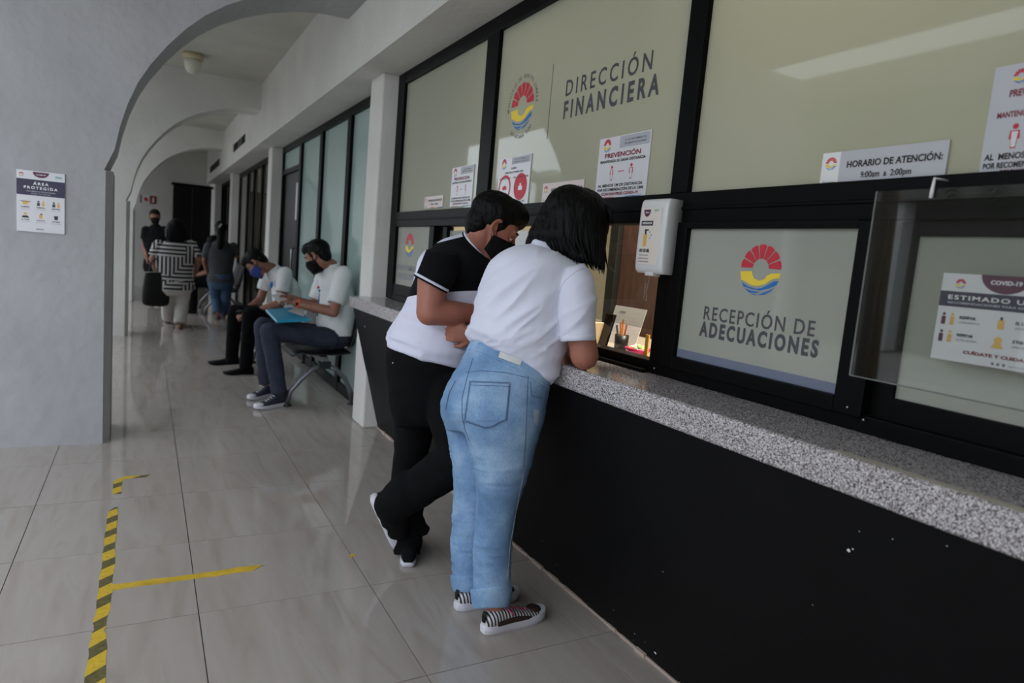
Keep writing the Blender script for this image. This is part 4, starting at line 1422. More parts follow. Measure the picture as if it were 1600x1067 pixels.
# ================================================================== the woman in light jeans
pelv = [SR((744, 540), (853, 590), 2.33, .112, -.18, .022), SR((733, 562), (852, 607), 2.33, .128, -.18, .020), SR((714, 592), (850, 624), 2.33, .150, -.16, .012), SR((699, 620), (848, 647), 2.33, .165, -.14), SR((694, 646), (845, 668), 2.335, .160, -.12), SR((702, 672), (838, 690), 2.34, .13, -.10)]
rleg = [SR((722, 628), (849, 640), 2.275, .118), SR((721, 655), (846, 663), 2.275, .122), SR((727, 680), (841, 686), 2.28, .115), SR((735, 704), (835, 706), 2.29, .105), SR((741, 725), (831, 724), 2.295, .095), SR((744, 754), (821, 755), 2.31, .085), SR((745, 783), (812, 782), 2.325, .074), SR((743, 811), (806, 806), 2.335, .070), SR((741, 842), (801, 838), 2.345, .070), SR((740, 876), (798, 873), 2.35, .068), SR((740, 906), (797, 903), 2.355, .066), SR((741, 938), (796, 936), 2.36, .064)]
lleg = [SR((694, 630), (790, 640), 2.43, .10), SR((693, 655), (792, 660), 2.43, .11), SR((700, 684), (790, 685), 2.44, .10), SR((706, 721), (786, 721), 2.455, .095), SR((709, 764), (778, 764), 2.465, .08), SR((707, 800), (770, 800), 2.475, .072), SR((705, 842), (764, 842), 2.485, .070), SR((706, 880), (761, 880), 2.49, .068), SR((709, 914), (757, 914), 2.495, .064)]
tors = [SR((741, 540), (857, 594), 2.33, .122, -.18, .030), SR((737, 527), (866, 580), 2.325, .142, -.18, .030), SR((744, 511), (872, 560), 2.32, .15, -.18, .012), SR((754, 484), (880, 535), 2.315, .152, -.19), SR((760, 455), (885, 508), 2.31, .158, -.20), SR((770, 434), (890, 476), 2.305, .165, -.20), SR((787, 412), (898, 446), 2.30, .165, -.20), SR((804, 396), (905, 424), 2.30, .15, -.18), SR((822, 386), (898, 405), 2.31, .115, -.10), SR((836, 379), (872, 390), 2.33, .06)]
hc = P(889, 350, 2.33)
elR, wrR = np.array([1.266, 1.780, .998]), np.array([1.375, 2.0, .985])
elL, wrL = np.array([1.285, 2.16, .998]), np.array([1.42, 2.14, .985])
shR, shL = P(893, 424, 2.20), P(815, 410, 2.46)
bdm = MB()
bdm.loft(shrink(tors, .88)).loft(shrink(pelv, .90)).loft(shrink(rleg, .86)).loft(shrink(lleg, .86))
Tw, Vw = head(bdm, hc, (.80, .18, -.50), (.45, .05, .85), .97)
bdm.caps([P(852, 386, 2.33), Tw(-.03, 0, -.05)], [.052, .050])
bdm.caps([shR - UP * .03, elR, wrR], [.034, .0465, .028])
bdm.caps([P(905, 500, 2.185), elR], [.047, .046])
bdm.caps([shL - UP * .03, elL, wrL], [.034, .042, .027])
hand(bdm, wrR, (.55, .83, -.02), (.2, -.1, -1), -1, .86, .35)
hand(bdm, wrL, (.97, -.22, -.02), (.2, .1, -1), 1, .86, .35)
rh, rt = AZ(753, 990), AZ(847, 962)
lh_, lt = AZ(711, 953), AZ(812, 931)
bdm.caps([np.array([rh[0] + .062, rh[1] + .01, .052]), P(768, 930, 2.36)], [.026, .042])
bdm.caps([np.array([lh_[0] + .062, lh_[1] + .004, .052]), P(733, 908, 2.495)], [.026, .042])
woman = solid(bdm, 'person', SKIN1, None, .006, 3)
tag(woman, 'woman with black bob, white polo and light blue jeans leaning on the counter', 'person')
face_bits(woman, Tw, Vw, .97)
down = np.array([0, 0, 1.0])
def jean_folds(co, nn):
    z = co[:, 2]
    d_ = .002 * fold(co, [RIGHT, FWD, UP], [9, 9, 22], 3)
    for zc_, sg, am in ((.56, .06, .0035), (.80, .05, .003), (.26, .10, .0048), (.13, .06, .0045), (.93, .03, .002)):
        d_ = d_ + 1.05 * am * np.exp(-((z - zc_) / sg) ** 2) * crease(co + .3, [RIGHT + .4 * UP, FWD, UP], [7, 7, 42], int(zc_ * 50))
    return d_
jb = MB().loft(pelv).loft(rleg).loft(lleg)
jeans = solid(jb, 'jeans', DENIM, woman, .0055, 7, jean_folds)
bj = bvh_of(jeans)
# waistband, belt loops, label, yoke, pocket, seams
wb = [(c, a * 1.025, b * 1.03) for c, a, b in (pelv[0], SR((737, 555), (852.5, 604), 2.33, .124, -.18, .021))]
up_ = nrm(wb[0][0] - wb[1][0])
MB().loft([(wb[1][0], wb[1][1], wb[1][2]), (wb[0][0], wb[0][1], wb[0][2]), (wb[0][0] + up_ * .004, wb[0][1] * .97, wb[0][2] * .97)], 48).build('waistband', DENIM, jeans, True)
wbo = bvh_of(COL.objects[-1])
for px in ((748, 549), (822, 578), (846, 590)):
    p, q = on_surface(wbo, (px[0] + 2, px[1] - 12), .003), on_surface(wbo, (px[0] - 2, px[1] + 10), .003)
    if p is not None and q is not None:
        MB().tube([p, (p + q) / 2 + nrm(CAM - p) * .002, q], .0048, 8, flat=.4).build('belt_loop', DENIM, jeans, True)
pt = patch(jeans, wbo, [(782, 549.5), (816, 562.5), (813, 571.5), (779, 558.5)], PATCHW, 'waist_label', .003)
TP = .0009
seam(jeans, bj, [(739, 560), (730, 590), (722, 622), (722, 650), (727, 672), (734, 689)], .0012, STITCH, 'centre_seam')
seam(jeans, bj, [(729, 582), (750, 579), (790, 582), (824, 590)], TP, STITCH, 'yoke_seam')
seam(jeans, bj, [(825, 588), (823, 640), (821, 690), (818, 730)], .0013, STITCH, 'side_seam')
seam(jeans, bj, [(818, 740), (808, 790), (797, 850), (793, 905)], .0008, STITCHL, 'side_seam')
pk = [(735, 596), (797, 598), (791, 656), (766, 668), (758, 669), (726, 657)]
patch(jeans, bj, [(735, 596), (797, 598), (790.5, 657), (726, 657)], DENIM, 'back_pocket', .0032, 12, 12)
for off in (0, 2.6):
    q = [(u + (764 - u) * off / 60, v + (630 - v) * off / 60) for u, v in pk]
    seam(jeans, bj, q, TP, STITCH, 'pocket_seam', .0036, closed=True)
seam(jeans, bj, [(735.5, 602), (796.5, 604)], TP, STITCH, 'pocket_seam', .0036)
seam(jeans, bj, [(712, 595), (702, 615), (697, 640)], TP, STITCH, 'pocket_seam', .002)
seam(jeans, bj, [(828, 596), (830, 618), (848, 622)], TP, STITCH, 'pocket_seam', .002)
patch(jeans, bj, [(833, 640), (842, 641), (840, 664), (834, 662)], mat('frayed_denim', rgb(176, 194, 212), .95, var=.25, vscale=200, bump=.4, bscale=300), 'frayed_patch', .001, 5, 8)
for rl in (((738, 921), (797.5, 916), (740.5, 950), (794, 948), 2.36, .068), ((706, 899), (759, 902), (709.5, 924), (755, 926), 2.495, .067)):
    a, b = SR(rl[0], rl[1], rl[4], rl[5]), SR(rl[2], rl[3], rl[4] + .003, rl[5])
    MB().loft([(a[0], a[1] * .93, a[2] * .93), (a[0], a[1] * 1.10, a[2] * 1.10), ((a[0] + b[0]) / 2, (a[1] + b[1]) * .56, (a[2] + b[2]) * .56), (b[0], b[1] * 1.06, b[2] * 1.06), (b[0], b[1] * .9, b[2] * .9)], 32).build('rolled_cuff', DENIM, jeans, True)
# polo shirt
slR = [SR((868, 424), (912, 412), 2.23, .07), SR((870, 446), (924, 432), 2.205, .07), SR((870, 470), (929, 456), 2.195, .068), SR((873, 500), (930, 494), 2.188, .066), SR((877, 533), (930, 531), 2.182, .064)]
slL = [(shL, *[v for v in (np.array([0, .05, 0]), np.array([.05, 0, 0]))]), ((shL * .55 + elL * .45), np.array([0, .062, 0]), np.array([.062, 0, 0])), ((shL * .4 + elL * .6), np.array([0, .064, 0]), np.array([.064, 0, 0]))]
def polo_folds(co, nn):
    h_ = (co - tors[0][0]) @ nrm(tors[5][0] - tors[0][0])
    d_ = .006 * crease(co, [RIGHT + .5 * UP, FWD, UP - .5 * RIGHT], [4, 5, 15], 8)
    d_ = d_ + .009 * np.exp(-((h_ - .04) / .06) ** 2) * crease(co, [RIGHT + .3 * UP, FWD, UP], [8, 8, 30], 11)
    d_ = d_ + .012 * np.exp(-((h_ - .20) / .12) ** 2) * crease(co, [RIGHT + .8 * UP, FWD, UP - .8 * RIGHT], [4, 5, 22], 12)
    return d_
sb = MB().loft(tors).loft(slR).loft(slL)
polo = solid(sb, 'polo_shirt', CLOTHW, woman, .006, 6, polo_folds)
bp_ = bvh_of(polo)
seam(polo, bp_, [(917, 418), (900, 424), (884, 437), (872, 455), (868, 475), (871, 500), (877, 530)], .0016, CLOTHW, 'shoulder_seam', .0004)
a, b = slR[-1], SR((876.5, 524), (930, 521), 2.183, .065)
MB().loft([(b[0], b[1] * .96, b[2] * .96), (b[0], b[1] * 1.035, b[2] * 1.035), (a[0], a[1] * 1.035, a[2] * 1.035), (a[0], a[1] * .93, a[2] * .93)], 32, sub=2).build('sleeve_band', CLOTHW, polo, True)
c0, c1 = SR((828, 386), (876, 404), 2.31, .075), SR((836, 371), (874, 386), 2.32, .062)
MB().loft([(c0[0], c0[1] * 1.05, c0[2] * 1.05), (c1[0], c1[1] * 1.03, c1[2] * 1.03), (c1[0], c1[1] * .9, c1[2] * .9)], 32, sub=3).build('collar', CLOTHW, polo, True)
# shoes
for heel_, toe_, L in ((rh, rt, .268), (lh_, lt, .268)):
    fw = toe_ - heel_
    fw[2] = 0
    so, Ts, top = shoe(woman, (heel_[0], heel_[1], 0), fw, (0, 0, 1), L, 'sneaker', ZEBRA, RUBBERW, PINK, .034)
    so.name = 'sneaker'
    so['label'] = 'white sneaker with black stripes and pink laces'
    for q in (-1, 1):
        MB().loft([(Ts(.05, q * .033, .040), Ts(.05, q * .033, .040) - Ts(.045, q * .033, .040), Ts(0, 0, .010) - Ts(0, 0, 0)), (Ts(.12, q * .0345, .042), Ts(.012, 0, 0) - Ts(0, 0, 0), Ts(0, 0, .012) - Ts(0, 0, 0)), (Ts(.185, q * .0405, .036), Ts(.01, 0, 0) - Ts(0, 0, 0), Ts(0, 0, .007) - Ts(0, 0, 0))], 10, sub=5).build('leopard_panel', LEOPARD, so, True)
    MB().ell(Ts(.228, 0, .044), [Ts(.028, 0, 0) - Ts(0, 0, 0), Ts(0, .029, 0) - Ts(0, 0, 0), Ts(-.002, 0, .010) - Ts(0, 0, 0)], 18, 10).build('toe_panel', LEOPARD, so, True)
    MB().loft([(Ts(.002, 0, .045), Ts(0, .010, 0) - Ts(0, 0, 0), Ts(.004, 0, 0) - Ts(0, 0, 0)), (Ts(.001, 0, .066), Ts(0, .011, 0) - Ts(0, 0, 0), Ts(.004, 0, 0) - Ts(0, 0, 0)), (Ts(.006, 0, .082), Ts(0, .009, 0) - Ts(0, 0, 0), Ts(.004, 0, 0) - Ts(0, 0, 0))], 12).build('heel_tab', SHOEB, so, True)
# bob of black hair
hr = [SR((884, 295), (916, 294), 2.33, .035), SR((861, 306), (935, 304), 2.33, .095), SR((846, 326), (947, 320), 2.33, .118), SR((834, 350), (951, 343), 2.33, .12), SR((826, 368), (950, 358), 2.325, .118), SR((846, 383), (945, 375), 2.32, .108), SR((850, 391), (941, 391), 2.31, .10), SR((874, 400), (942, 406), 2.29, .085), SR((902, 407), (944, 417), 2.28, .06)]
hb = MB().loft(hr, 32)
hb.ell(Tw(-.016, 0, .036), [Vw(.106, 0, 0), Vw(0, .092, 0), Vw(0, 0, .094)], 28, 18)
hb.loft([SR((834, 352), (862, 352), 2.40, .05), SR((824, 372), (852, 372), 2.41, .045), SR((820, 388), (838, 388), 2.42, .03)], 20)
hair = solid(hb, 'hair', HAIR, woman, .006, 14, lambda co, nn: .004 * fold(co, [RIGHT, FWD, UP], [70, 70, 7], 21))
lk = MB()
rr_ = random.Random(3)
for i in range(150):
    q = rr_.uniform(0, 2 * math.pi)
    pts, rad = [], []
    end = rr_.randint(6, 8)
    kk = .02 * rr_.random()
    for j in range(1, end + 1):
        c, a, b = hr[j]
        k_ = (.97 if j < 3 else 1.0) + kk
        pts.append(c + k_ * (a * math.cos(q) + b * math.sin(q)))
    for _ in range(4):
        pts = [pts[0]] + [(pts[m - 1] + 2 * pts[m] + pts[m + 1]) / 4 for m in range(1, len(pts) - 1)] + [pts[-1]]
    dirn = nrm(pts[-1] - pts[-2])
    pts.append(pts[-1] + (dirn * .5 + np.array([0, 0, -.5])) * rr_.uniform(.008, .03))
    n_ = len(pts)
    lk.tube(pts, [.0045] * (n_ - 2) + [.003, .0008], 6)
for i in range(14):
    o_ = rr_.uniform(-3, 3)
    lk.tube([P(925 + o_, 306, 2.3), P(942 + o_, 320, 2.29), P(953 + o_, 332 + rr_.uniform(-4, 4), 2.29), P(956 + o_, 346 + rr_.uniform(-3, 6), 2.29)], [.004, .006, .005, .001], 6)
for i in range(26):
    o_ = rr_.uniform(0, 1)
    lk.tube([P(940 + o_ * 6, 350, 2.29), P(940 + o_ * 4, 375 + 5 * o_, 2.28), P(938 + o_ * 8, 400, 2.28), P(934 + o_ * 16, 418 + rr_.uniform(-4, 6), 2.27)], [.004, .005, .004, .0008], 6)
lk.build('hair_locks', HAIR, hair, True)

# ================================================================== the young man behind her
mp_ = [SR((606, 540), (738, 570), 2.76, .16), SR((604, 565), (736, 588), 2.77, .168), SR((606, 600), (733, 616), 2.78, .17), SR((611, 640), (728, 650), 2.785, .155), SR((618, 664), (715, 668), 2.79, .11)]
ml = [SR((612, 630), (694, 632), 2.86, .11), SR((617, 673), (678, 670), 2.86, .098), SR((615, 716), (669, 711), 2.86, .088), SR((612, 754), (663, 752), 2.86, .078), SR((612, 790), (660, 789), 2.85, .072), SR((613, 825), (659, 822), 2.84, .068), SR((614, 852), (657, 850), 2.835, .066), SR((616, 866), (656, 865), 2.83, .062)]
ank = P(614, 792, 2.735)
kne = P(722, 712, 2.60)
hipr = P(700, 610, 2.70)
mt = [SR((609, 546), (738, 582), 2.755, .165), SR((606, 536), (741, 576), 2.755, .172), SR((612, 513), (747, 556), 2.75, .178), SR((629, 484), (754, 532), 2.76, .17), SR((642, 455), (762, 506), 2.76, .175), SR((651, 424), (772, 478), 2.76, .185), SR((664, 398), (778, 450), 2.74, .185), SR((690, 375), (780, 424), 2.71, .165), SR((716, 367), (780, 414), 2.69, .118, 0, -.012), SR((727, 364), (772, 411), 2.685, .078, 0, -.020)]
mhc = P(771, 357, 2.655)
mf = nrm(RIGHT * .84 - UP * .53 + FWD * .16)
mu = nrm(UP * .84 + RIGHT * .53 + FWD * .02)
mel, mwr = P(671, 488, 2.50), P(752, 490, 2.63)
msh = P(690, 402, 2.55)
mel2, mwr2 = P(815, 524, 2.86), P(741, 521, 2.56)
msh2 = P(790, 425, 2.90)
mb = MB()
mb.loft(shrink(mt, .9)).loft(shrink(mp_, .9)).loft(shrink(ml, .84))
mb.caps([hipr, kne, ank], [.080, .060, .04])
Tm, Vm = head(mb, mhc, mf, mu, 1.02)
mb.caps([P(752, 392, 2.685), Tm(-.028, 0, -.045)], [.058, .058])
mb.caps([msh - UP * .03, mel], [.045, .050])
mb.caps([P(676, 440, 2.51), mel], [.058, .050])
mb.caps([mel, P(705, 489, 2.545), mwr], [.050, .049, .031])
mb.caps([msh2 - UP * .03, mel2, mwr2], [.045, .048, .030])
hand(mb, mwr, RIGHT * .9 + FWD * .4, FWD - .3 * UP, 1, .95, .5)
hand(mb, mwr2, -RIGHT + .02 * UP, FWD * .9 + UP * .25, 1, .93, .95, 0, .4)
man = solid(mb, 'person', SKIN1, None, .005, 3)
tag(man, 'young man in black and white T-shirt and black mask bending beside the woman', 'person')
face_bits(man, Tm, Vm, 1.02)
face_mask(man, Tm, Vm, MASKB, 1.02)
short_hair(man, Tm, Vm, .005, .012)
def trouser_folds(co, nn):
    z = co[:, 2]
    d_ = .003 * fold(co, [RIGHT, FWD, UP], [8, 8, 20], 31)
    return d_ + .007 * np.exp(-((z - .14) / .12) ** 2) * fold(co, [RIGHT + .3 * UP, FWD, UP], [9, 9, 34], 33)
tb = MB().loft(mp_).loft(ml)
tb.caps([hipr, kne, ank], [.105, .092, .068])
tb.caps([P(640, 765, 2.69), P(612, 788, 2.735), P(607, 782, 2.742)], [.080, .070, .045])
tb.caps([P(612, 790, 2.735), P(622, 825, 2.76)], [.066, .045])
tb.caps([P(655, 818, 2.84), P(660, 825, 2.84)], [.025, .025])
trs = solid(tb, 'trousers', BLACKCLOTH, man, .007, 5, trouser_folds)
bt = bvh_of(trs)
q = on_surface(bt, (615, 567), .002)
if q is not None:
    MB().ball(q, .005, 10, 6).build('rivet', mat('steel', rgb(150, 150, 150), .3, 1), trs, True)
# T-shirt, black yoke and sleeves over white
def side(uvA, uvB, d):
    """signed distance from the plane through two sight lines; positive to the left of A->B on the picture turned into room space"""
    a, b = P(*uvA, d), P(*uvB, d)
    n_ = nrm(np.cross(a - CAM, b - CAM))
    return lambda co: (co - CAM) @ n_
f_low = side((640, 452), (770, 463), 2.6)
f_arm = side((649, 432), (669, 383), 2.6)
f_top = side((669, 383), (738, 366), 2.6)
lowp, lown = P(715, 456, 2.6), nrm(UP * 1.0 - RIGHT * .06)
def blk(co):
    low = (co - lowp) @ lown
    arm = f_arm(co)
    top = f_top(co)
    return np.minimum(low, np.minimum(arm, top))
def m_tee():
    m = mat('tee_two_tone', rgb(215, 215, 222), .9, spec=.2)
    nt = m.node_tree
    at = N(nt, 'ShaderNodeAttribute')
    at.attribute_name = 'yoke'
    gtm = N(nt, 'ShaderNodeMath', operation='GREATER_THAN')
    gtm.inputs[1].default_value = 0
    nt.links.new(at.outputs['Fac'], gtm.inputs[0])
    mx = N(nt, 'ShaderNodeMix', data_type='RGBA')
    nt.links.new(gtm.outputs[0], mx.inputs[0])
    mx.inputs[6].default_value = (*rgb(220, 220, 238), 1)
    mx.inputs[7].default_value = (*rgb(9, 10, 13), 1)
    nt.links.new(mx.outputs[2], bsdf(m).inputs['Base Color'])
    return m
TEE = m_tee()
def tee_folds(co, nn):
    h_ = (co - mt[0][0]) @ nrm(mt[5][0] - mt[0][0])
    d_ = .0025 * fold(co, [RIGHT, FWD, UP], [5, 5, 15], 41)
    return d_ + .013 * np.exp(-((h_ - .05) / .09) ** 2) * crease(co, [RIGHT - .35 * UP, FWD, UP + .35 * RIGHT], [4, 4, 26], 43)
msl = [SR((690, 396), (722, 408), 2.66, .05), SR((668, 390), (722, 400), 2.60, .085), SR((655, 405), (716, 420), 2.535, .082), SR((650.5, 422), (707, 444), 2.51, .076), SR((649.5, 427), (700, 454), 2.50, .072)]
tm = MB().loft(mt).loft(msl)
tm.loft([(msh2, np.array([0, .07, 0]), np.array([.07, 0, 0])), (msh2 * .5 + mel2 * .5, np.array([0, .07, 0]), np.array([.07, 0, 0]))])
tee = solid(tm, 't_shirt', TEE, man, .006, 6, tee_folds, attr={'yoke': blk})
for nm, (fa, fb), m_ in (('sleeve_trim', (1.03, 0.0), CLOTHW), ):
    a = msl[-1]
    dn = nrm(msl[-1][0] - msl[-2][0])
    MB().loft([(a[0] - dn * .004, a[1] * .96, a[2] * .96), (a[0] - dn * .004, a[1] * 1.04, a[2] * 1.04), (a[0] + dn * .006, a[1] * 1.03, a[2] * 1.03), (a[0] + dn * .006, a[1] * .92, a[2] * .92)], 32, sub=2).build(nm, CLOTHW, tee, True)
    MB().loft([(a[0] + dn * .006, a[1] * .95, a[2] * .95), (a[0] + dn * .006, a[1] * 1.03, a[2] * 1.03), (a[0] + dn * .013, a[1] * 1.02, a[2] * 1.02), (a[0] + dn * .013, a[1] * .9, a[2] * .9)], 32, sub=2).build('sleeve_edge', BLACKCLOTH, tee, True)
cr_ = mt[-1]
ring_ = [cr_[0] + cr_[1] * math.cos(t) * 1.03 + cr_[2] * math.sin(t) * 1.05 for t in [2 * math.pi * k / 40 for k in range(41)]]
MB().tube(ring_, .0062, 8).build('collar_rib', CLOTHW, tee, True)
cdn = nrm(mt[-2][0] - mt[-1][0])
MB().tube([p + nrm(p - cr_[0]) * .006 + cdn * .006 for p in ring_], .004, 8).build('collar_edge', BLACKCLOTH, tee, True)
MB().tube([mwr2 + .034 * (UP * math.cos(t) + FWD * math.sin(t)) + RIGHT * .012 for t in [2 * math.pi * k / 20 for k in range(21)]], .0016, 6).build('bracelet', mat('steel', rgb(150, 150, 150), .3, 1), man, True)
s1, _, _ = shoe(man, AZ(637, 887.5), (.36, .93, 0), (0, 0, 1), .29, 'sneaker', SHOEMESH, RUBBERW, None, .020)
hp_, tp_ = P(577, 777, 2.735), AZ(620, 868) + np.array([0, 0, .012])
s2, _, _ = shoe(man, hp_, tp_ - hp_, RIGHT * .95 + FWD * .1 + UP * .3, .30, 'sneaker', SHOEMESH, RUBBERW, None, .03)
for s_ in (s1, s2):
    s_.name = 'sneaker'

# ================================================================== people farther off
def limb(a, b, ra, rb):
    a, b = np.asarray(a, float), np.asarray(b, float)
    t = nrm(b - a)
    x = np.cross(t, [0, 0, 1])
    if np.linalg.norm(x) < 1e-2:
        x = np.cross(t, [1, 0, 0])
    x = nrm(x)
    y = np.cross(t, x)
    return [(a, x * ra, y * ra), ((a + b) / 2, x * (ra * .55 + rb * .45), y * (ra * .55 + rb * .45)), (b, x * rb, y * rb)]
def torso(pel, che, nek, lat, wide, deep, belly=0.0, hem=None):
    lat = nrm(lat)
    pel, che, nek = [np.asarray(q, float) for q in (pel, che, nek)]
    t = nrm(che - pel)
    fr = np.cross(t, lat)
    L = pel if hem is None else hem
    t2 = nrm(nek - che)
    fr2 = np.cross(t2, lat)
    return [(L, lat * wide * .98, fr * (deep + belly * .5)), (pel * .6 + che * .4 + fr * belly * .3, lat * wide * .90, fr * (deep * .95 + belly * .7)), (che, lat * wide * 1.02, fr * deep), (che * .45 + nek * .55, lat * wide * 1.0, (fr + fr2) * .5 * deep * .82), (che * .12 + nek * .88, lat * wide * .62, fr2 * deep * .62), (nek, lat * .060, fr2 * .058)]
def figure(label, J, look, hup, build, mats, group=None, mask=None, hairstyle='short', voxel=.009, seated=False, curl=.5, beard=False, shoes='sneaker', shoemat=None, lace=None, sole=RUBBERW, folds=.004):
    """J: joints in room coordinates; build: half width, half depth, belly, upper arm, thigh radii; mats: skin, top, trousers"""
    wide, deep, belly, ra, rt_ = build
    lat = nrm(J['shL'] - J['shR'])
    skin, top, bottom = mats
    b_ = MB()
    tr = torso(J['pel'], J['che'], J['nek'], lat, wide, deep, belly)
    b_.loft(shrink(tr, .86))
    T, V = head(b_, J['head'], look, hup, J.get('hs', 1.0))
    b_.caps([J['nek'], T(-.02, 0, -.05)], [.058, .056])
    for s_ in 'LR':
        b_.caps([J['sh' + s_] * .95 + J['el' + s_] * .05, J['el' + s_], J['wr' + s_]], [ra * .8, ra * .86, ra * .62])
        d = J.get('hd' + s_, nrm(J['wr' + s_] - J['el' + s_]))
        hand(b_, J['wr' + s_], d, J.get('hn' + s_, np.array([0, 0, -1.0]) if seated else lat * (1 if s_ == 'R' else -1)), (1 if s_ == 'R' else -1), .95, curl)
        b_.caps([J['hip' + s_], J['kn' + s_], J['an' + s_]], [rt_ * .70, rt_ * .46, rt_ * .34])
        b_.caps([J['an' + s_], J['an' + s_] + np.array([0, 0, -.03])], [.038, .038])
    p = solid(b_, 'person', skin, None, voxel, 2)
    tag(p, label, 'person', group)
    if hairstyle == 'short':
        face_bits(p, T, V, 1.0, HAIR, .75)
        short_hair(p, T, V, voxel * .8, .004)
    if mask:
        face_mask(p, T, V, mask)
    if beard:
        g = MB()
        g.loft([(T(.035, 0, -.05), V(.052, 0, 0), V(0, .066, 0)), (T(.035, 0, -.085), V(.055, 0, 0), V(0, .054, 0)), (T(.04, 0, -.118), V(.048, 0, 0), V(0, .034, 0)), (T(.042, 0, -.126), V(.03, 0, 0), V(0, .018, 0))], 20)
        for q in (-1, 1):
            g.caps([T(.012, q * .072, .0), T(.018, q * .069, -.05)], [.010, .012])
        solid(g, 'beard', HAIR, p, voxel * .7, 2)
    def cf(co, nn):
        return folds * fold(co, [lat, np.cross(lat, [0, 0, 1]), [0, 0, 1]], [9, 9, 22], int(J['pel'][0] * 100))
    t_ = MB()
    t_.loft([(c, a * 1.02, b * 1.02) for c, a, b in tr])
    for s_ in 'LR':
        k = J.get('sleeve', .62)
        t_.ball(J['sh' + s_] * .97 + J['nek'] * .03, ra * 1.38)
        t_.loft(limb(J['sh' + s_] * .97 + J['nek'] * .03, J['sh' + s_] * (1 - k) + J['el' + s_] * k, ra * 1.35, ra * 1.32))
    shirt = solid(t_, 'shirt', top, p, voxel, 3, cf)
    if hairstyle == 'short':
        cr = MB()
        e = J['nek']
        up2 = nrm(J['nek'] - J['che'])
        fr = np.cross(up2, lat)
        cr.loft([(e - up2 * .03, lat * .082, fr * .078), (e + up2 * .012, lat * .070, fr * .070), (e + up2 * .012, lat * .062, fr * .062)], 24, sub=2)
        cr.build('collar', top, shirt, True)
    q_ = MB()
    if seated:
        for s_ in 'LR':
            q_.loft(limb(J['hip' + s_] + (J['hip' + s_] - J['kn' + s_]) * .12, J['kn' + s_], rt_ * 1.12, rt_ * .80))
            q_.ball(J['kn' + s_], rt_ * .84)
            q_.loft(limb(J['kn' + s_], J['an' + s_] + np.array([0, 0, -.055]), rt_ * .84, rt_ * .68))
        q_.ell(J['pel'] - np.array([0, 0, .02]), [lat * wide * .98, nrm(np.cross(lat, [0, 0, 1])) * deep * 1.25, np.array([0, 0, .10])])
    else:
        hb_ = J['pel']
        fr = np.cross([0, 0, 1], lat)
        q_.loft([(hb_ + np.array([0, 0, .10]), lat * wide * .86, fr * deep), (hb_, lat * wide, fr * deep * 1.12), (hb_ - np.array([0, 0, .10]), lat * wide, fr * deep * 1.15), (hb_ - np.array([0, 0, .17]), lat * wide * .8, fr * deep)])
        for s_ in 'LR':
            q_.loft(limb(J['hip' + s_], J['kn' + s_], rt_ * 1.05, rt_ * .74))
            q_.loft(limb(J['kn' + s_], J['an' + s_] + np.array([0, 0, -.03]), rt_ * .76, rt_ * .64))
            q_.ball(J['kn' + s_], rt_ * .76)
    trz = solid(q_, 'trousers', bottom, p, voxel, 4, lambda co, nn: .004 * fold(co, [lat, np.cross(lat, [0, 0, 1]), [0, 0, 1]], [9, 9, 26], 77))
    for s_ in 'LR':
        h_, t2 = J['he' + s_], J['to' + s_]
        r_, _, _ = shoe(p, h_, t2 - h_, (0, 0, 1), max(.24, float(np.linalg.norm(t2 - h_))), shoes, shoemat or SHOEB, sole, lace)
        r_.name = 'shoe'
    return p, shirt, trz, T, V
A3 = np.array

# ---- bench with black seats
SEATB = mat('bench_black', rgb(22, 22, 24), .45, var=.1)
LEGG = mat('bench_grey_metal', rgb(118, 118, 122), .35, .6)
def bench(label, xb, y0, pitch, n, first=0):
    """row of seats facing the corridor; xb is the back of the row"""
    e = tag(empty('waiting_bench', (xb - .3, y0, 0)), label, 'bench')
    y1 = y0 + pitch * n
    MB().box(xb - .27, xb - .21, y0 - .02, y1 + .02, .345, .395).build('beam', LEGG, e, bevel=.006)
    for i in range(n):
        yc = y0 + pitch * (i + .5)
        hw = pitch * .44
        s_ = MB()
        rl = []
        for t in np.linspace(0, 1, 9):
            x = xb - .47 + .46 * t
            z = .415 + .018 * (1 - t) ** 3 * (-1.6 if t < .12 else .4) - .012 * math.sin(t * math.pi)
            rl.append((A3([x, yc, z]), A3([0, hw * (1 - .10 * (2 * t - 1) ** 4), 0]), A3([0, 0, .012])))
        s_.loft(rl, 24, 3.5, sub=2)
        s_.build('seat', SEATB, e, True)
        k_ = MB()
        rl = []
        for t in np.linspace(0, 1, 8):
            rl.append((A3([xb - .02 + .10 * t, yc, .46 + .38 * t]), A3([0, hw * (1 - .12 * (2 * t - 1) ** 4), 0]), A3([.011, 0, -.003])))
        k_.loft(rl, 24, 3.5, sub=2)
        k_.build('backrest', SEATB, e, True)
        for q in (-1, 1):
            MB().tube([A3([xb - .24, yc + q * .12, .38]), A3([xb - .06, yc + q * .12, .385]), A3([xb + .01, yc + q * .12, .44]), A3([xb + .06, yc + q * .12, .66])], .012, 8).build('seat_bracket', LEGG, e, True)
    for y in (y0 - .0, y1 - .0):
        l_ = tag
        base = MB().box(xb - .29, xb - .19, y - .03, y + .03, .30, .36).build('leg_hub', SEATB, e, bevel=.006)
        for x1, xs in ((xb - .515, -1), (xb + .0, 1)):
            xm = xb - .24
            pts = [A3([xm + xs * .02, y, .325]), A3([xm + xs * .10, y, .29]), A3([xm + xs * .175, y, .215]), A3([x1 - xs * .02, y, .12]), A3([x1, y, .025])]
            l2 = MB().tube(pts, [.026, .026, .025, .025, .024], 12, flat=.8).build('leg', LEGG, e, True)
            MB().lathe((x1, y, 0), [(.034, 0), (.034, .012), (.022, .022), (.02, .03)], 16).build('foot', SEATB, l2, True)
    return e
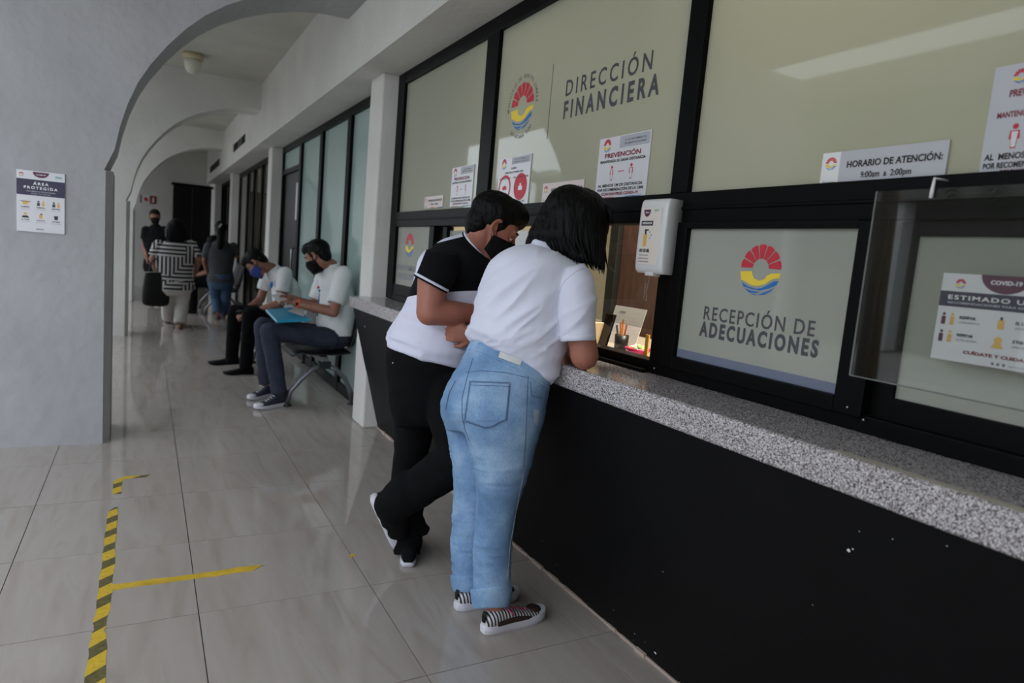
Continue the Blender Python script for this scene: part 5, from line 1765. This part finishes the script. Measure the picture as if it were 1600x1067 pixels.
bench('row of black seats with grey arched legs under the teal panes', 1.515, 5.36, .655, 3)
bench('far row of black seats behind the walking women', 1.36, 11.75, .6, 2)

# ---- seated man nearer the viewer
J = dict(pel=AY(522, 522, 5.57), che=AY(527, 462, 5.57), nek=AY(517, 415, 5.56), head=AY(496, 401, 5.56),
         shL=AY(537, 430, 5.40), shR=AY(508, 426, 5.74), elL=AY(521, 487, 5.33), elR=AY(492, 478, 5.76), wrL=AY(463, 474, 5.42), wrR=AY(452, 466, 5.62),
         hipL=AY(512, 528, 5.47), hipR=AY(508, 525, 5.66), knL=AY(421, 517, 5.42), knR=AY(411, 509, 5.63),
         anL=AY(437, 604, 5.33), anR=AY(416, 590, 5.56), heL=AZ(448, 632), toL=AZ(398, 641), heR=AZ(427, 617), toR=AZ(388, 626), hs=1.0, sleeve=.78)
pa, sa, ta, Ta, Va = figure('bearded seated man in white shirt, black mask and orange watch, nearest on the bench', J, -RIGHT * .9 - UP * .36 + FWD * .10, UP * .93 - RIGHT * .36, (.175, .125, .03, .052, .082), (SKIN2, CLOTHW2, NAVYDEN),
                            mask=MASKB, voxel=.007, seated=True, beard=True, shoes='high', shoemat=mat('navy_canvas', rgb(40, 44, 58), .8), lace=LACEW)
w_ = J['wrL']
dd_ = nrm(J['wrL'] - J['elL'])
wx = nrm(np.cross(dd_, [0, 0, 1]))
wy = np.cross(dd_, wx)
MB().loft([(w_ - dd_ * (.028 - .01 * k), wx * (.036 + .002 * (k in (1,))), wy * (.036 + .002 * (k in (1,)))) for k in range(3)], 24, sub=2).build('watch_strap', mat('orange_strap', rgb(214, 84, 44), .5), pa, True)
MB().box(*(w_[0] - .014, w_[0] + .008), w_[1] - .043, w_[1] - .034, w_[2] - .014, w_[2] + .012).build('watch_face', DARKGLASS, pa, bevel=.003)
LANY = mat('blue_lanyard', rgb(58, 96, 140), .6)
MB().tube([J['nek'] + UP * .0 - RIGHT * .04 - FWD * .05, J['che'] - RIGHT * .135 + UP * .06 - FWD * .02, J['che'] - RIGHT * .155 - UP * .06, J['che'] - RIGHT * .16 - UP * .17], [.006] * 4, 8, flat=.4).build('lanyard', LANY, pa, True)
idc = J['che'] - RIGHT * .165 - UP * .21
MB().box(idc[0] - .004, idc[0] + .004, idc[1] - .03, idc[1] + .03, idc[2] - .05, idc[2] + .04).build('badge', PAPER, pa)
for q, c_ in ((0, INK_RED), (1, INK_BLUE)):
    pch = AY(497.5 + q * 1.5, 449 + q * 5, 5.435)
    MB().ell(pch, [(.010, 0, 0), (0, .008, 0), (0, 0, .011)], 10, 6).build('shirt_emblem', c_, sa, True)
fo = MB()
fa, fb, fc, fd = AY(415, 487, 5.62), AY(460, 484, 5.68), AY(486, 502, 5.34), AY(432, 505, 5.32)
fo.prism([fa, fb, fc, fd], (0, 0, .022))
o = fo.build('blue_folder', mat('folder_blue', rgb(42, 142, 176), .25, coat=.4), None, bevel=.003)
tag(o, 'glossy blue folder lying on the seated man\'s lap', 'folder')
pp = [AY(424, 462, 5.5), AY(437, 457, 5.62), AY(456, 466, 5.6), AY(442, 477, 5.46)]
o = MB().prism(pp, (.0, .0, .0025)).build('paper_sheet', PAPER_PLAIN)
tag(o, 'white paper sheet held up in the bearded man\'s hands', 'paper')
pp = [AY(450, 486, 5.36), AY(466, 479, 5.55), AY(476, 487, 5.55), AY(474, 494, 5.36)]
o = MB().prism(pp, (.0, .0, .003)).build('paper_sheet', PAPER_PLAIN)
tag(o, 'loose white paper lying on the blue folder', 'paper')

# ---- seated man bending over his hands
J = dict(pel=AY(449, 488, 6.85), che=AY(446, 448, 6.85), nek=AY(425, 420, 6.83), head=AY(401, 412, 6.82),
         shL=AY(446, 428, 6.66), shR=AY(420, 426, 7.03), elL=AY(438, 474, 6.6), elR=AY(407, 468, 7.05), wrL=AY(392, 489, 6.66), wrR=AY(384, 485, 6.88),
         hipL=AY(445, 494, 6.74), hipR=AY(440, 492, 6.95), knL=AY(391, 490, 6.62), knR=AY(368, 487, 6.90),
         anL=AY(384, 566, 6.68), anR=AY(362, 556, 7.0), heL=AZ(396, 583), toL=AZ(349, 586), heR=AZ(374, 568), toR=AZ(325, 570))
pb, sb_, tb_, Tb, Vb = figure('seated man in white shirt and blue mask bowed over his hands', J, -RIGHT * .62 - UP * .74 + FWD * .1 - .2 * FWD, UP * .62 - RIGHT * .78, (.175, .12, .02, .050, .082), (SKIN2, CLOTHW2, BLACKCLOTH),
                              mask=MASKBLUE, voxel=.008, seated=True, shoes='dress', sole=SHOEB)
pch = AY(424, 445, 6.66)
MB().ell(pch, [(.016, 0, 0), (0, .01, 0), (0, 0, .03)], 10, 6).build('shirt_emblem', INK_BLUE, sb_, True)
o = MB().prism([AY(368, 489, 6.7), AY(372, 485, 6.8), AY(380, 487, 6.8), AY(377, 492, 6.7)], (0, 0, .01)).build('mobile_phone', DARKGLASS, bevel=.002)
tag(o, 'dark mobile phone held by the man in the blue mask', 'phone')

# ---- woman in patterned blouse walking away
def m_pattern():
    m = mat('black_white_pattern', rgb(200, 198, 196), .85)
    nt = m.node_tree
    tc = N(nt, 'ShaderNodeTexCoord')
    def stripes(rot, sc):
        mp = N(nt, 'ShaderNodeMapping')
        mp.inputs['Rotation'].default_value = rot
        nt.links.new(tc.outputs['Object'], mp.inputs[0])
        w_ = N(nt, 'ShaderNodeTexWave')
        w_.inputs['Scale'].default_value = sc
        w_.inputs['Distortion'].default_value = .3
        nt.links.new(mp.outputs[0], w_.inputs['Vector'])
        return ramp(nt, w_.outputs[0], [(.5, rgb(24, 24, 28)), (.58, rgb(196, 194, 192))])
    a = stripes((0, 0, 0), 6.5)
    b = stripes((0, math.radians(90), 0), 6.0)
    ck = N(nt, 'ShaderNodeTexVoronoi')
    ck.inputs['Scale'].default_value = 4.2
    ck.distance = 'CHEBYCHEV'
    nt.links.new(tc.outputs['Object'], ck.inputs['Vector'])
    se = N(nt, 'ShaderNodeSeparateColor')
    nt.links.new(ck.outputs['Color'], se.inputs[0])
    gtm = N(nt, 'ShaderNodeMath', operation='GREATER_THAN')
    gtm.inputs[1].default_value = .5
    nt.links.new(se.outputs[0], gtm.inputs[0])
    mx = N(nt, 'ShaderNodeMix', data_type='RGBA')
    nt.links.new(gtm.outputs[0], mx.inputs[0])
    nt.links.new(a, mx.inputs[6])
    nt.links.new(b, mx.inputs[7])
    nt.links.new(mx.outputs[2], bsdf(m).inputs['Base Color'])
    return m
Y1 = 10.3
J = dict(pel=AY(273, 441, Y1), che=AY(273, 405, Y1), nek=AY(274, 375, Y1), head=AY(275, 358, Y1 + .02), hs=.98,
         shL=AY(247, 384, Y1), shR=AY(300, 384, Y1), elL=AY(239, 405, Y1 - .02), elR=AY(310, 407, Y1 - .02), wrL=AY(245, 425, Y1 + .16), wrR=AY(304, 427, Y1 + .17),
         hipL=AY(261, 452, Y1), hipR=AY(284, 452, Y1), knL=AY(263, 475, Y1 + .1), knR=AY(284, 476, Y1 - .02), anL=AY(262, 494, Y1 + .28), anR=AY(281, 503, Y1 - .16),
         heL=AZ(262, 505), toL=AZ(257, 497), heR=AZ(282, 515), toR=AZ(277, 507), sleeve=.75)
J['toL'] = J['heL'] + A3([-.03, .24, 0])
J['toR'] = J['heR'] + A3([-.03, .24, 0])
pc, sc_, tc_, Tc, Vc = figure('heavy woman walking away in black and white patterned blouse and white trousers', J, A3([0, 1, -.1]), A3([0, 0, 1]), (.235, .17, .02, .056, .115), (SKIN2, m_pattern(), mat('white_trousers', rgb(198, 194, 190), .9, var=.08)), hairstyle='long', voxel=.010,
                              shoes='dress', shoemat=mat('brown_sandal', rgb(110, 68, 48), .6), sole=mat('brown_sole', rgb(92, 60, 44), .6))
def long_hair(parent, T, V, rings, label=None):
    h_ = MB()
    h_.ell(T(-.022, 0, .048), [V(.106, 0, 0), V(0, .092, 0), V(0, 0, .092)], 24, 16)
    h_.loft([(T(x, 0, z), V(dx, 0, 0), V(0, w_, 0)) for x, z, dx, w_ in rings], 24)
    return solid(h_, 'hair', HAIR, parent, .009, 2, lambda co, nn: .006 * fold(co, [V(1, 0, 0), V(0, 1, 0), V(0, 0, 1)], [40, 60, 8], 9))
long_hair(pc, Tc, Vc, [(-.03, .08, .08, .10), (-.05, .02, .085, .125), (-.07, -.06, .07, .135), (-.085, -.13, .05, .13), (-.09, -.17, .03, .10)])
hem = MB()
lt_ = nrm(J['shL'] - J['shR'])
hem.loft([(J['pel'] + A3([0, 0, .03]), lt_ * .24, A3([0, .185, 0])), (J['pel'] + A3([0, 0, -.05]), lt_ * .258, A3([0, .20, 0])), (J['pel'] + A3([0, 0, -.10]), lt_ * .262, A3([0, .205, 0])), (J['pel'] + A3([0, 0, -.10]), lt_ * .25, A3([0, .19, 0]))], 32)
hem.build('blouse_hem', MATS['black_white_pattern'], sc_, True)

# ---- woman in grey blouse and jeans
Y2 = 11.3
J = dict(pel=AY(345, 434, Y2), che=AY(345, 405, Y2), nek=AY(345, 376, Y2), head=AY(345, 359, Y2 + .02), hs=.96,
         shL=AY(325, 385, Y2), shR=AY(365, 385, Y2), elL=AY(319, 407, Y2), elR=AY(370, 400, Y2 + .05), wrL=AY(324, 425, Y2 + .15), wrR=AY(366, 400, Y2 + .25),
         hipL=AY(336, 444, Y2), hipR=AY(354, 444, Y2), knL=AY(337, 467, Y2 + .05), knR=AY(353, 467, Y2), anL=AY(340, 486, Y2 - .1), anR=AY(349, 488, Y2 + .22),
         heL=AZ(341, 500), toL=AZ(339, 493), heR=AZ(350, 497), toR=AZ(349, 490), sleeve=.8)
J['toL'] = J['heL'] + A3([0, .23, 0])
J['toR'] = J['heR'] + A3([0, .23, 0])
pd_, sd_, td_, Td, Vd = figure('slim woman walking away in dark grey blouse and blue jeans, hair clip', J, A3([.1, 1, -.15]), A3([0, 0, 1]), (.185, .13, .01, .045, .092), (SKIN2, mat('dark_grey_blouse', rgb(62, 64, 68), .9, var=.1), BLUEDEN), hairstyle='long', voxel=.010,
                               shoes='sneaker', shoemat=mat('maroon_shoe', rgb(96, 40, 40), .6), sole=SHOEB)
hz = long_hair(pd_, Td, Vd, [(-.05, .06, .05, .07), (-.085, 0, .045, .06), (-.11, -.09, .042, .055), (-.12, -.18, .04, .05), (-.12, -.27, .035, .045), (-.115, -.33, .02, .03)])
MB().box(-.012, .012, -.004, .004, -.035, .035).build('hair_clip', mat('clip_silver', rgb(190, 190, 188), .4), hz, bevel=.002)
cl_ = COL.objects['hair_clip']
cl_.matrix_parent_inverse = Matrix.Identity(4)
cl_.location = Td(-.135, .01, .045)
cl_.rotation_euler = (0, math.radians(35), 0)
MB().loft([(J['pel'] + A3([0, 0, .03]), A3([.19, 0, 0]), A3([0, .14, 0])), (J['pel'] + A3([0, 0, -.06]), A3([.20, 0, 0]), A3([0, .155, 0])), (J['pel'] + A3([0, 0, -.06]), A3([.185, 0, 0]), A3([0, .14, 0]))], 28).build('blouse_hem', MATS['dark_grey_blouse'], sd_, True)

# ---- guard in dark clothes facing the viewer
Y3 = 13.3
DARKC = mat('dark_uniform', rgb(13, 13, 16), .9, spec=.2, var=.2)
J = dict(pel=AY(244, 411, Y3), che=AY(244, 383, Y3), nek=AY(243, 352, Y3), head=AY(242, 339, Y3 - .02), hs=1.0,
         shR=AY(228, 360, Y3), shL=AY(258, 360, Y3), elR=AY(226, 382, Y3), elL=AY(262, 382, Y3), wrR=AY(229, 402, Y3 - .08), wrL=AY(262, 402, Y3 - .05),
         hipR=AY(238, 420, Y3), hipL=AY(250, 420, Y3), knR=AY(238, 444, Y3), knL=AY(250, 444, Y3), anR=AY(237, 466, Y3), anL=AY(250, 466, Y3))
for s_ in 'LR':
    J['he' + s_] = A3([J['an' + s_][0], Y3 + .07, 0])
    J['to' + s_] = A3([J['an' + s_][0], Y3 - .2, 0])
figure('guard in dark uniform and mask standing under the far arch', J, A3([.1, -1, 0]), A3([0, 0, 1]), (.20, .13, .03, .055, .09), (SKIN2, DARKC, DARKC), mask=MASKB, voxel=.012, shoes='dress', sole=SHOEB)

# ---- seated woman in floral blouse beyond
def m_floral():
    m = mat('floral_cloth', rgb(120, 118, 108), .9)
    nt = m.node_tree
    tc = N(nt, 'ShaderNodeTexCoord')
    v = N(nt, 'ShaderNodeTexVoronoi')
    v.inputs['Scale'].default_value = 24
    nt.links.new(tc.outputs['Object'], v.inputs['Vector'])
    c_ = ramp(nt, v.outputs['Distance'], [(.2, rgb(176, 172, 160)), (.4, rgb(80, 84, 74)), (.7, rgb(30, 32, 34))])
    nt.links.new(c_, bsdf(m).inputs['Base Color'])
    return m
Y5 = 12.05
cx = 1.05
J = dict(pel=A3([cx + .08, Y5, .52]), che=A3([cx + .07, Y5, .80]), nek=A3([cx - .0, Y5, 1.02]), head=A3([cx - .09, Y5, 1.15]), hs=.96,
         shL=A3([cx + .02, Y5 - .17, .97]), shR=A3([cx + .02, Y5 + .17, .97]), elL=A3([cx - .08, Y5 - .21, .72]), elR=A3([cx - .08, Y5 + .21, .72]), wrL=A3([cx - .29, Y5 - .12, .63]), wrR=A3([cx - .29, Y5 + .1, .63]),
         hipL=A3([cx + .04, Y5 - .1, .5]), hipR=A3([cx + .04, Y5 + .1, .5]), knL=A3([cx - .38, Y5 - .12, .52]), knR=A3([cx - .38, Y5 + .12, .52]), anL=A3([cx - .36, Y5 - .12, .11]), anR=A3([cx - .36, Y5 + .12, .11]))
for s_ in 'LR':
    J['he' + s_] = J['an' + s_] * A3([1, 1, 0]) + A3([.06, 0, 0])
    J['to' + s_] = J['an' + s_] * A3([1, 1, 0]) + A3([-.19, 0, 0])
pf = figure('woman in floral blouse seated beyond the patterned blouse, half hidden', J, A3([-1, -.2, -.25]), A3([0, 0, 1]), (.18, .13, .04, .048, .085), (SKIN2, m_floral(), BLACKCLOTH), voxel=.012, seated=True, shoes='dress', sole=SHOEB, hairstyle='long')
long_hair(pf[0], pf[3], pf[4], [(-.03, .08, .08, .09), (-.06, 0, .06, .095), (-.07, -.10, .04, .09)])

# ---- big black bag hanging from her arm
BAGB = mat('black_bag_leather', rgb(10, 10, 11), .55, spec=.3, bump=.1, bscale=60)
yb_ = Y1 - .08
top_, bot_ = AY(243, 426, yb_), AY(243, 478, yb_)
e = tag(empty('tote_bag', tuple(bot_)), 'large black bag hanging beside the woman in the patterned blouse', 'bag')
hh_ = top_[2] - bot_[2]
MB().loft([(bot_ + A3([0, 0, hh_ * t]), A3([w_, 0, 0]), A3([0, d_, 0])) for t, w_, d_ in ((0, .10, .05), (.05, .15, .075), (.2, .168, .085), (.6, .158, .07), (.95, .135, .045), (1, .13, .03))], 28, 3.2).build('bag_body', BAGB, e, True)
MB().tube([top_ + A3([-.12, -.045, 0]), top_ + A3([0, -.05, .012]), top_ + A3([.12, -.045, 0])], .006, 8).build('zip_edge', mat('zip_grey', rgb(120, 120, 120), .4), e, True)
for q in (-1, 1):
    MB().tube([top_ + A3([-.08, q * .02, -.02]), top_ + A3([-.05, q * .02, .14]), top_ + A3([.0, q * .02, .19]), top_ + A3([.05, q * .02, .14]), top_ + A3([.08, q * .02, -.02])], .009, 8).build('handle', BAGB, e, True)

# ---- palms in the courtyard, mirrored in the glass
LEAF = mat('palm_leaf', rgb(58, 92, 44), .5, var=.3, vscale=4)
BARK = mat('palm_bark', rgb(120, 106, 88), .9, var=.3, vscale=12, bump=.5, bscale=30)
def frond(rs_, L, droop, az):
    mb = MB()
    pts = []
    for k in range(9):
        t = k / 8
        r_ = L * t * (1 - .12 * t)
        pts.append(A3([r_ * math.cos(az), r_ * math.sin(az), .55 * L * t - droop * L * t * t]))
    mb.tube(pts, [.018 - .0018 * k for k in range(9)], 5)
    sd = A3([-math.sin(az), math.cos(az), 0])
    for k in range(1, 34):
        t = k / 34
        i = min(7, int(t * 8))
        p = pts[i] + (pts[i + 1] - pts[i]) * (t * 8 - i)
        dr = nrm(pts[i + 1] - pts[i])
        w_ = .5 * L * (.30 + .7 * math.sin(math.pi * min(1, t * .9 + .1))) * .55
        for q in (-1, 1):
            tip = p + sd * q * w_ * .8 + dr * w_ * .55 - A3([0, 0, w_ * .35])
            mid = (p + tip) / 2 + A3([0, 0, .03])
            e_ = dr * .017
            mb.add([p - e_, mid - e_, tip, mid + e_, p + e_], [(0, 1, 2, 3, 4)])
    return mb
palms = []
for i, (x, y, h_, lab) in enumerate([(-4.4, 4.7, 3.3, 'tall courtyard palm beside the near pier'), (-5.2, 9.0, 3.0, 'courtyard palm opposite the teal panes'), (-4.8, 13.4, 3.1, 'farthest courtyard palm tree, opposite the third bay')]):
    e = tag(empty('palm_tree', (x, y, 0)), lab, 'palm')
    MB().tube([A3([x, y, -.02]), A3([x + .03, y, h_ * .5]), A3([x, y + .03, h_])], [.13, .10, .08], 12).build('trunk', BARK, e, True)
    rs_ = random.Random(i)
    for k in range(11):
        fm = frond(rs_, rs_.uniform(1.5, 2.0), rs_.uniform(.5, 1.1), 2 * math.pi * k / 11 + rs_.uniform(-.2, .2))
        fm.v = [(a + x, b + y, c + h_) for a, b, c in fm.v]
        me = bpy.data.meshes.new('frond')
        me.from_pydata(fm.v, [], fm.f)
        link('frond', me, LEAF, e)
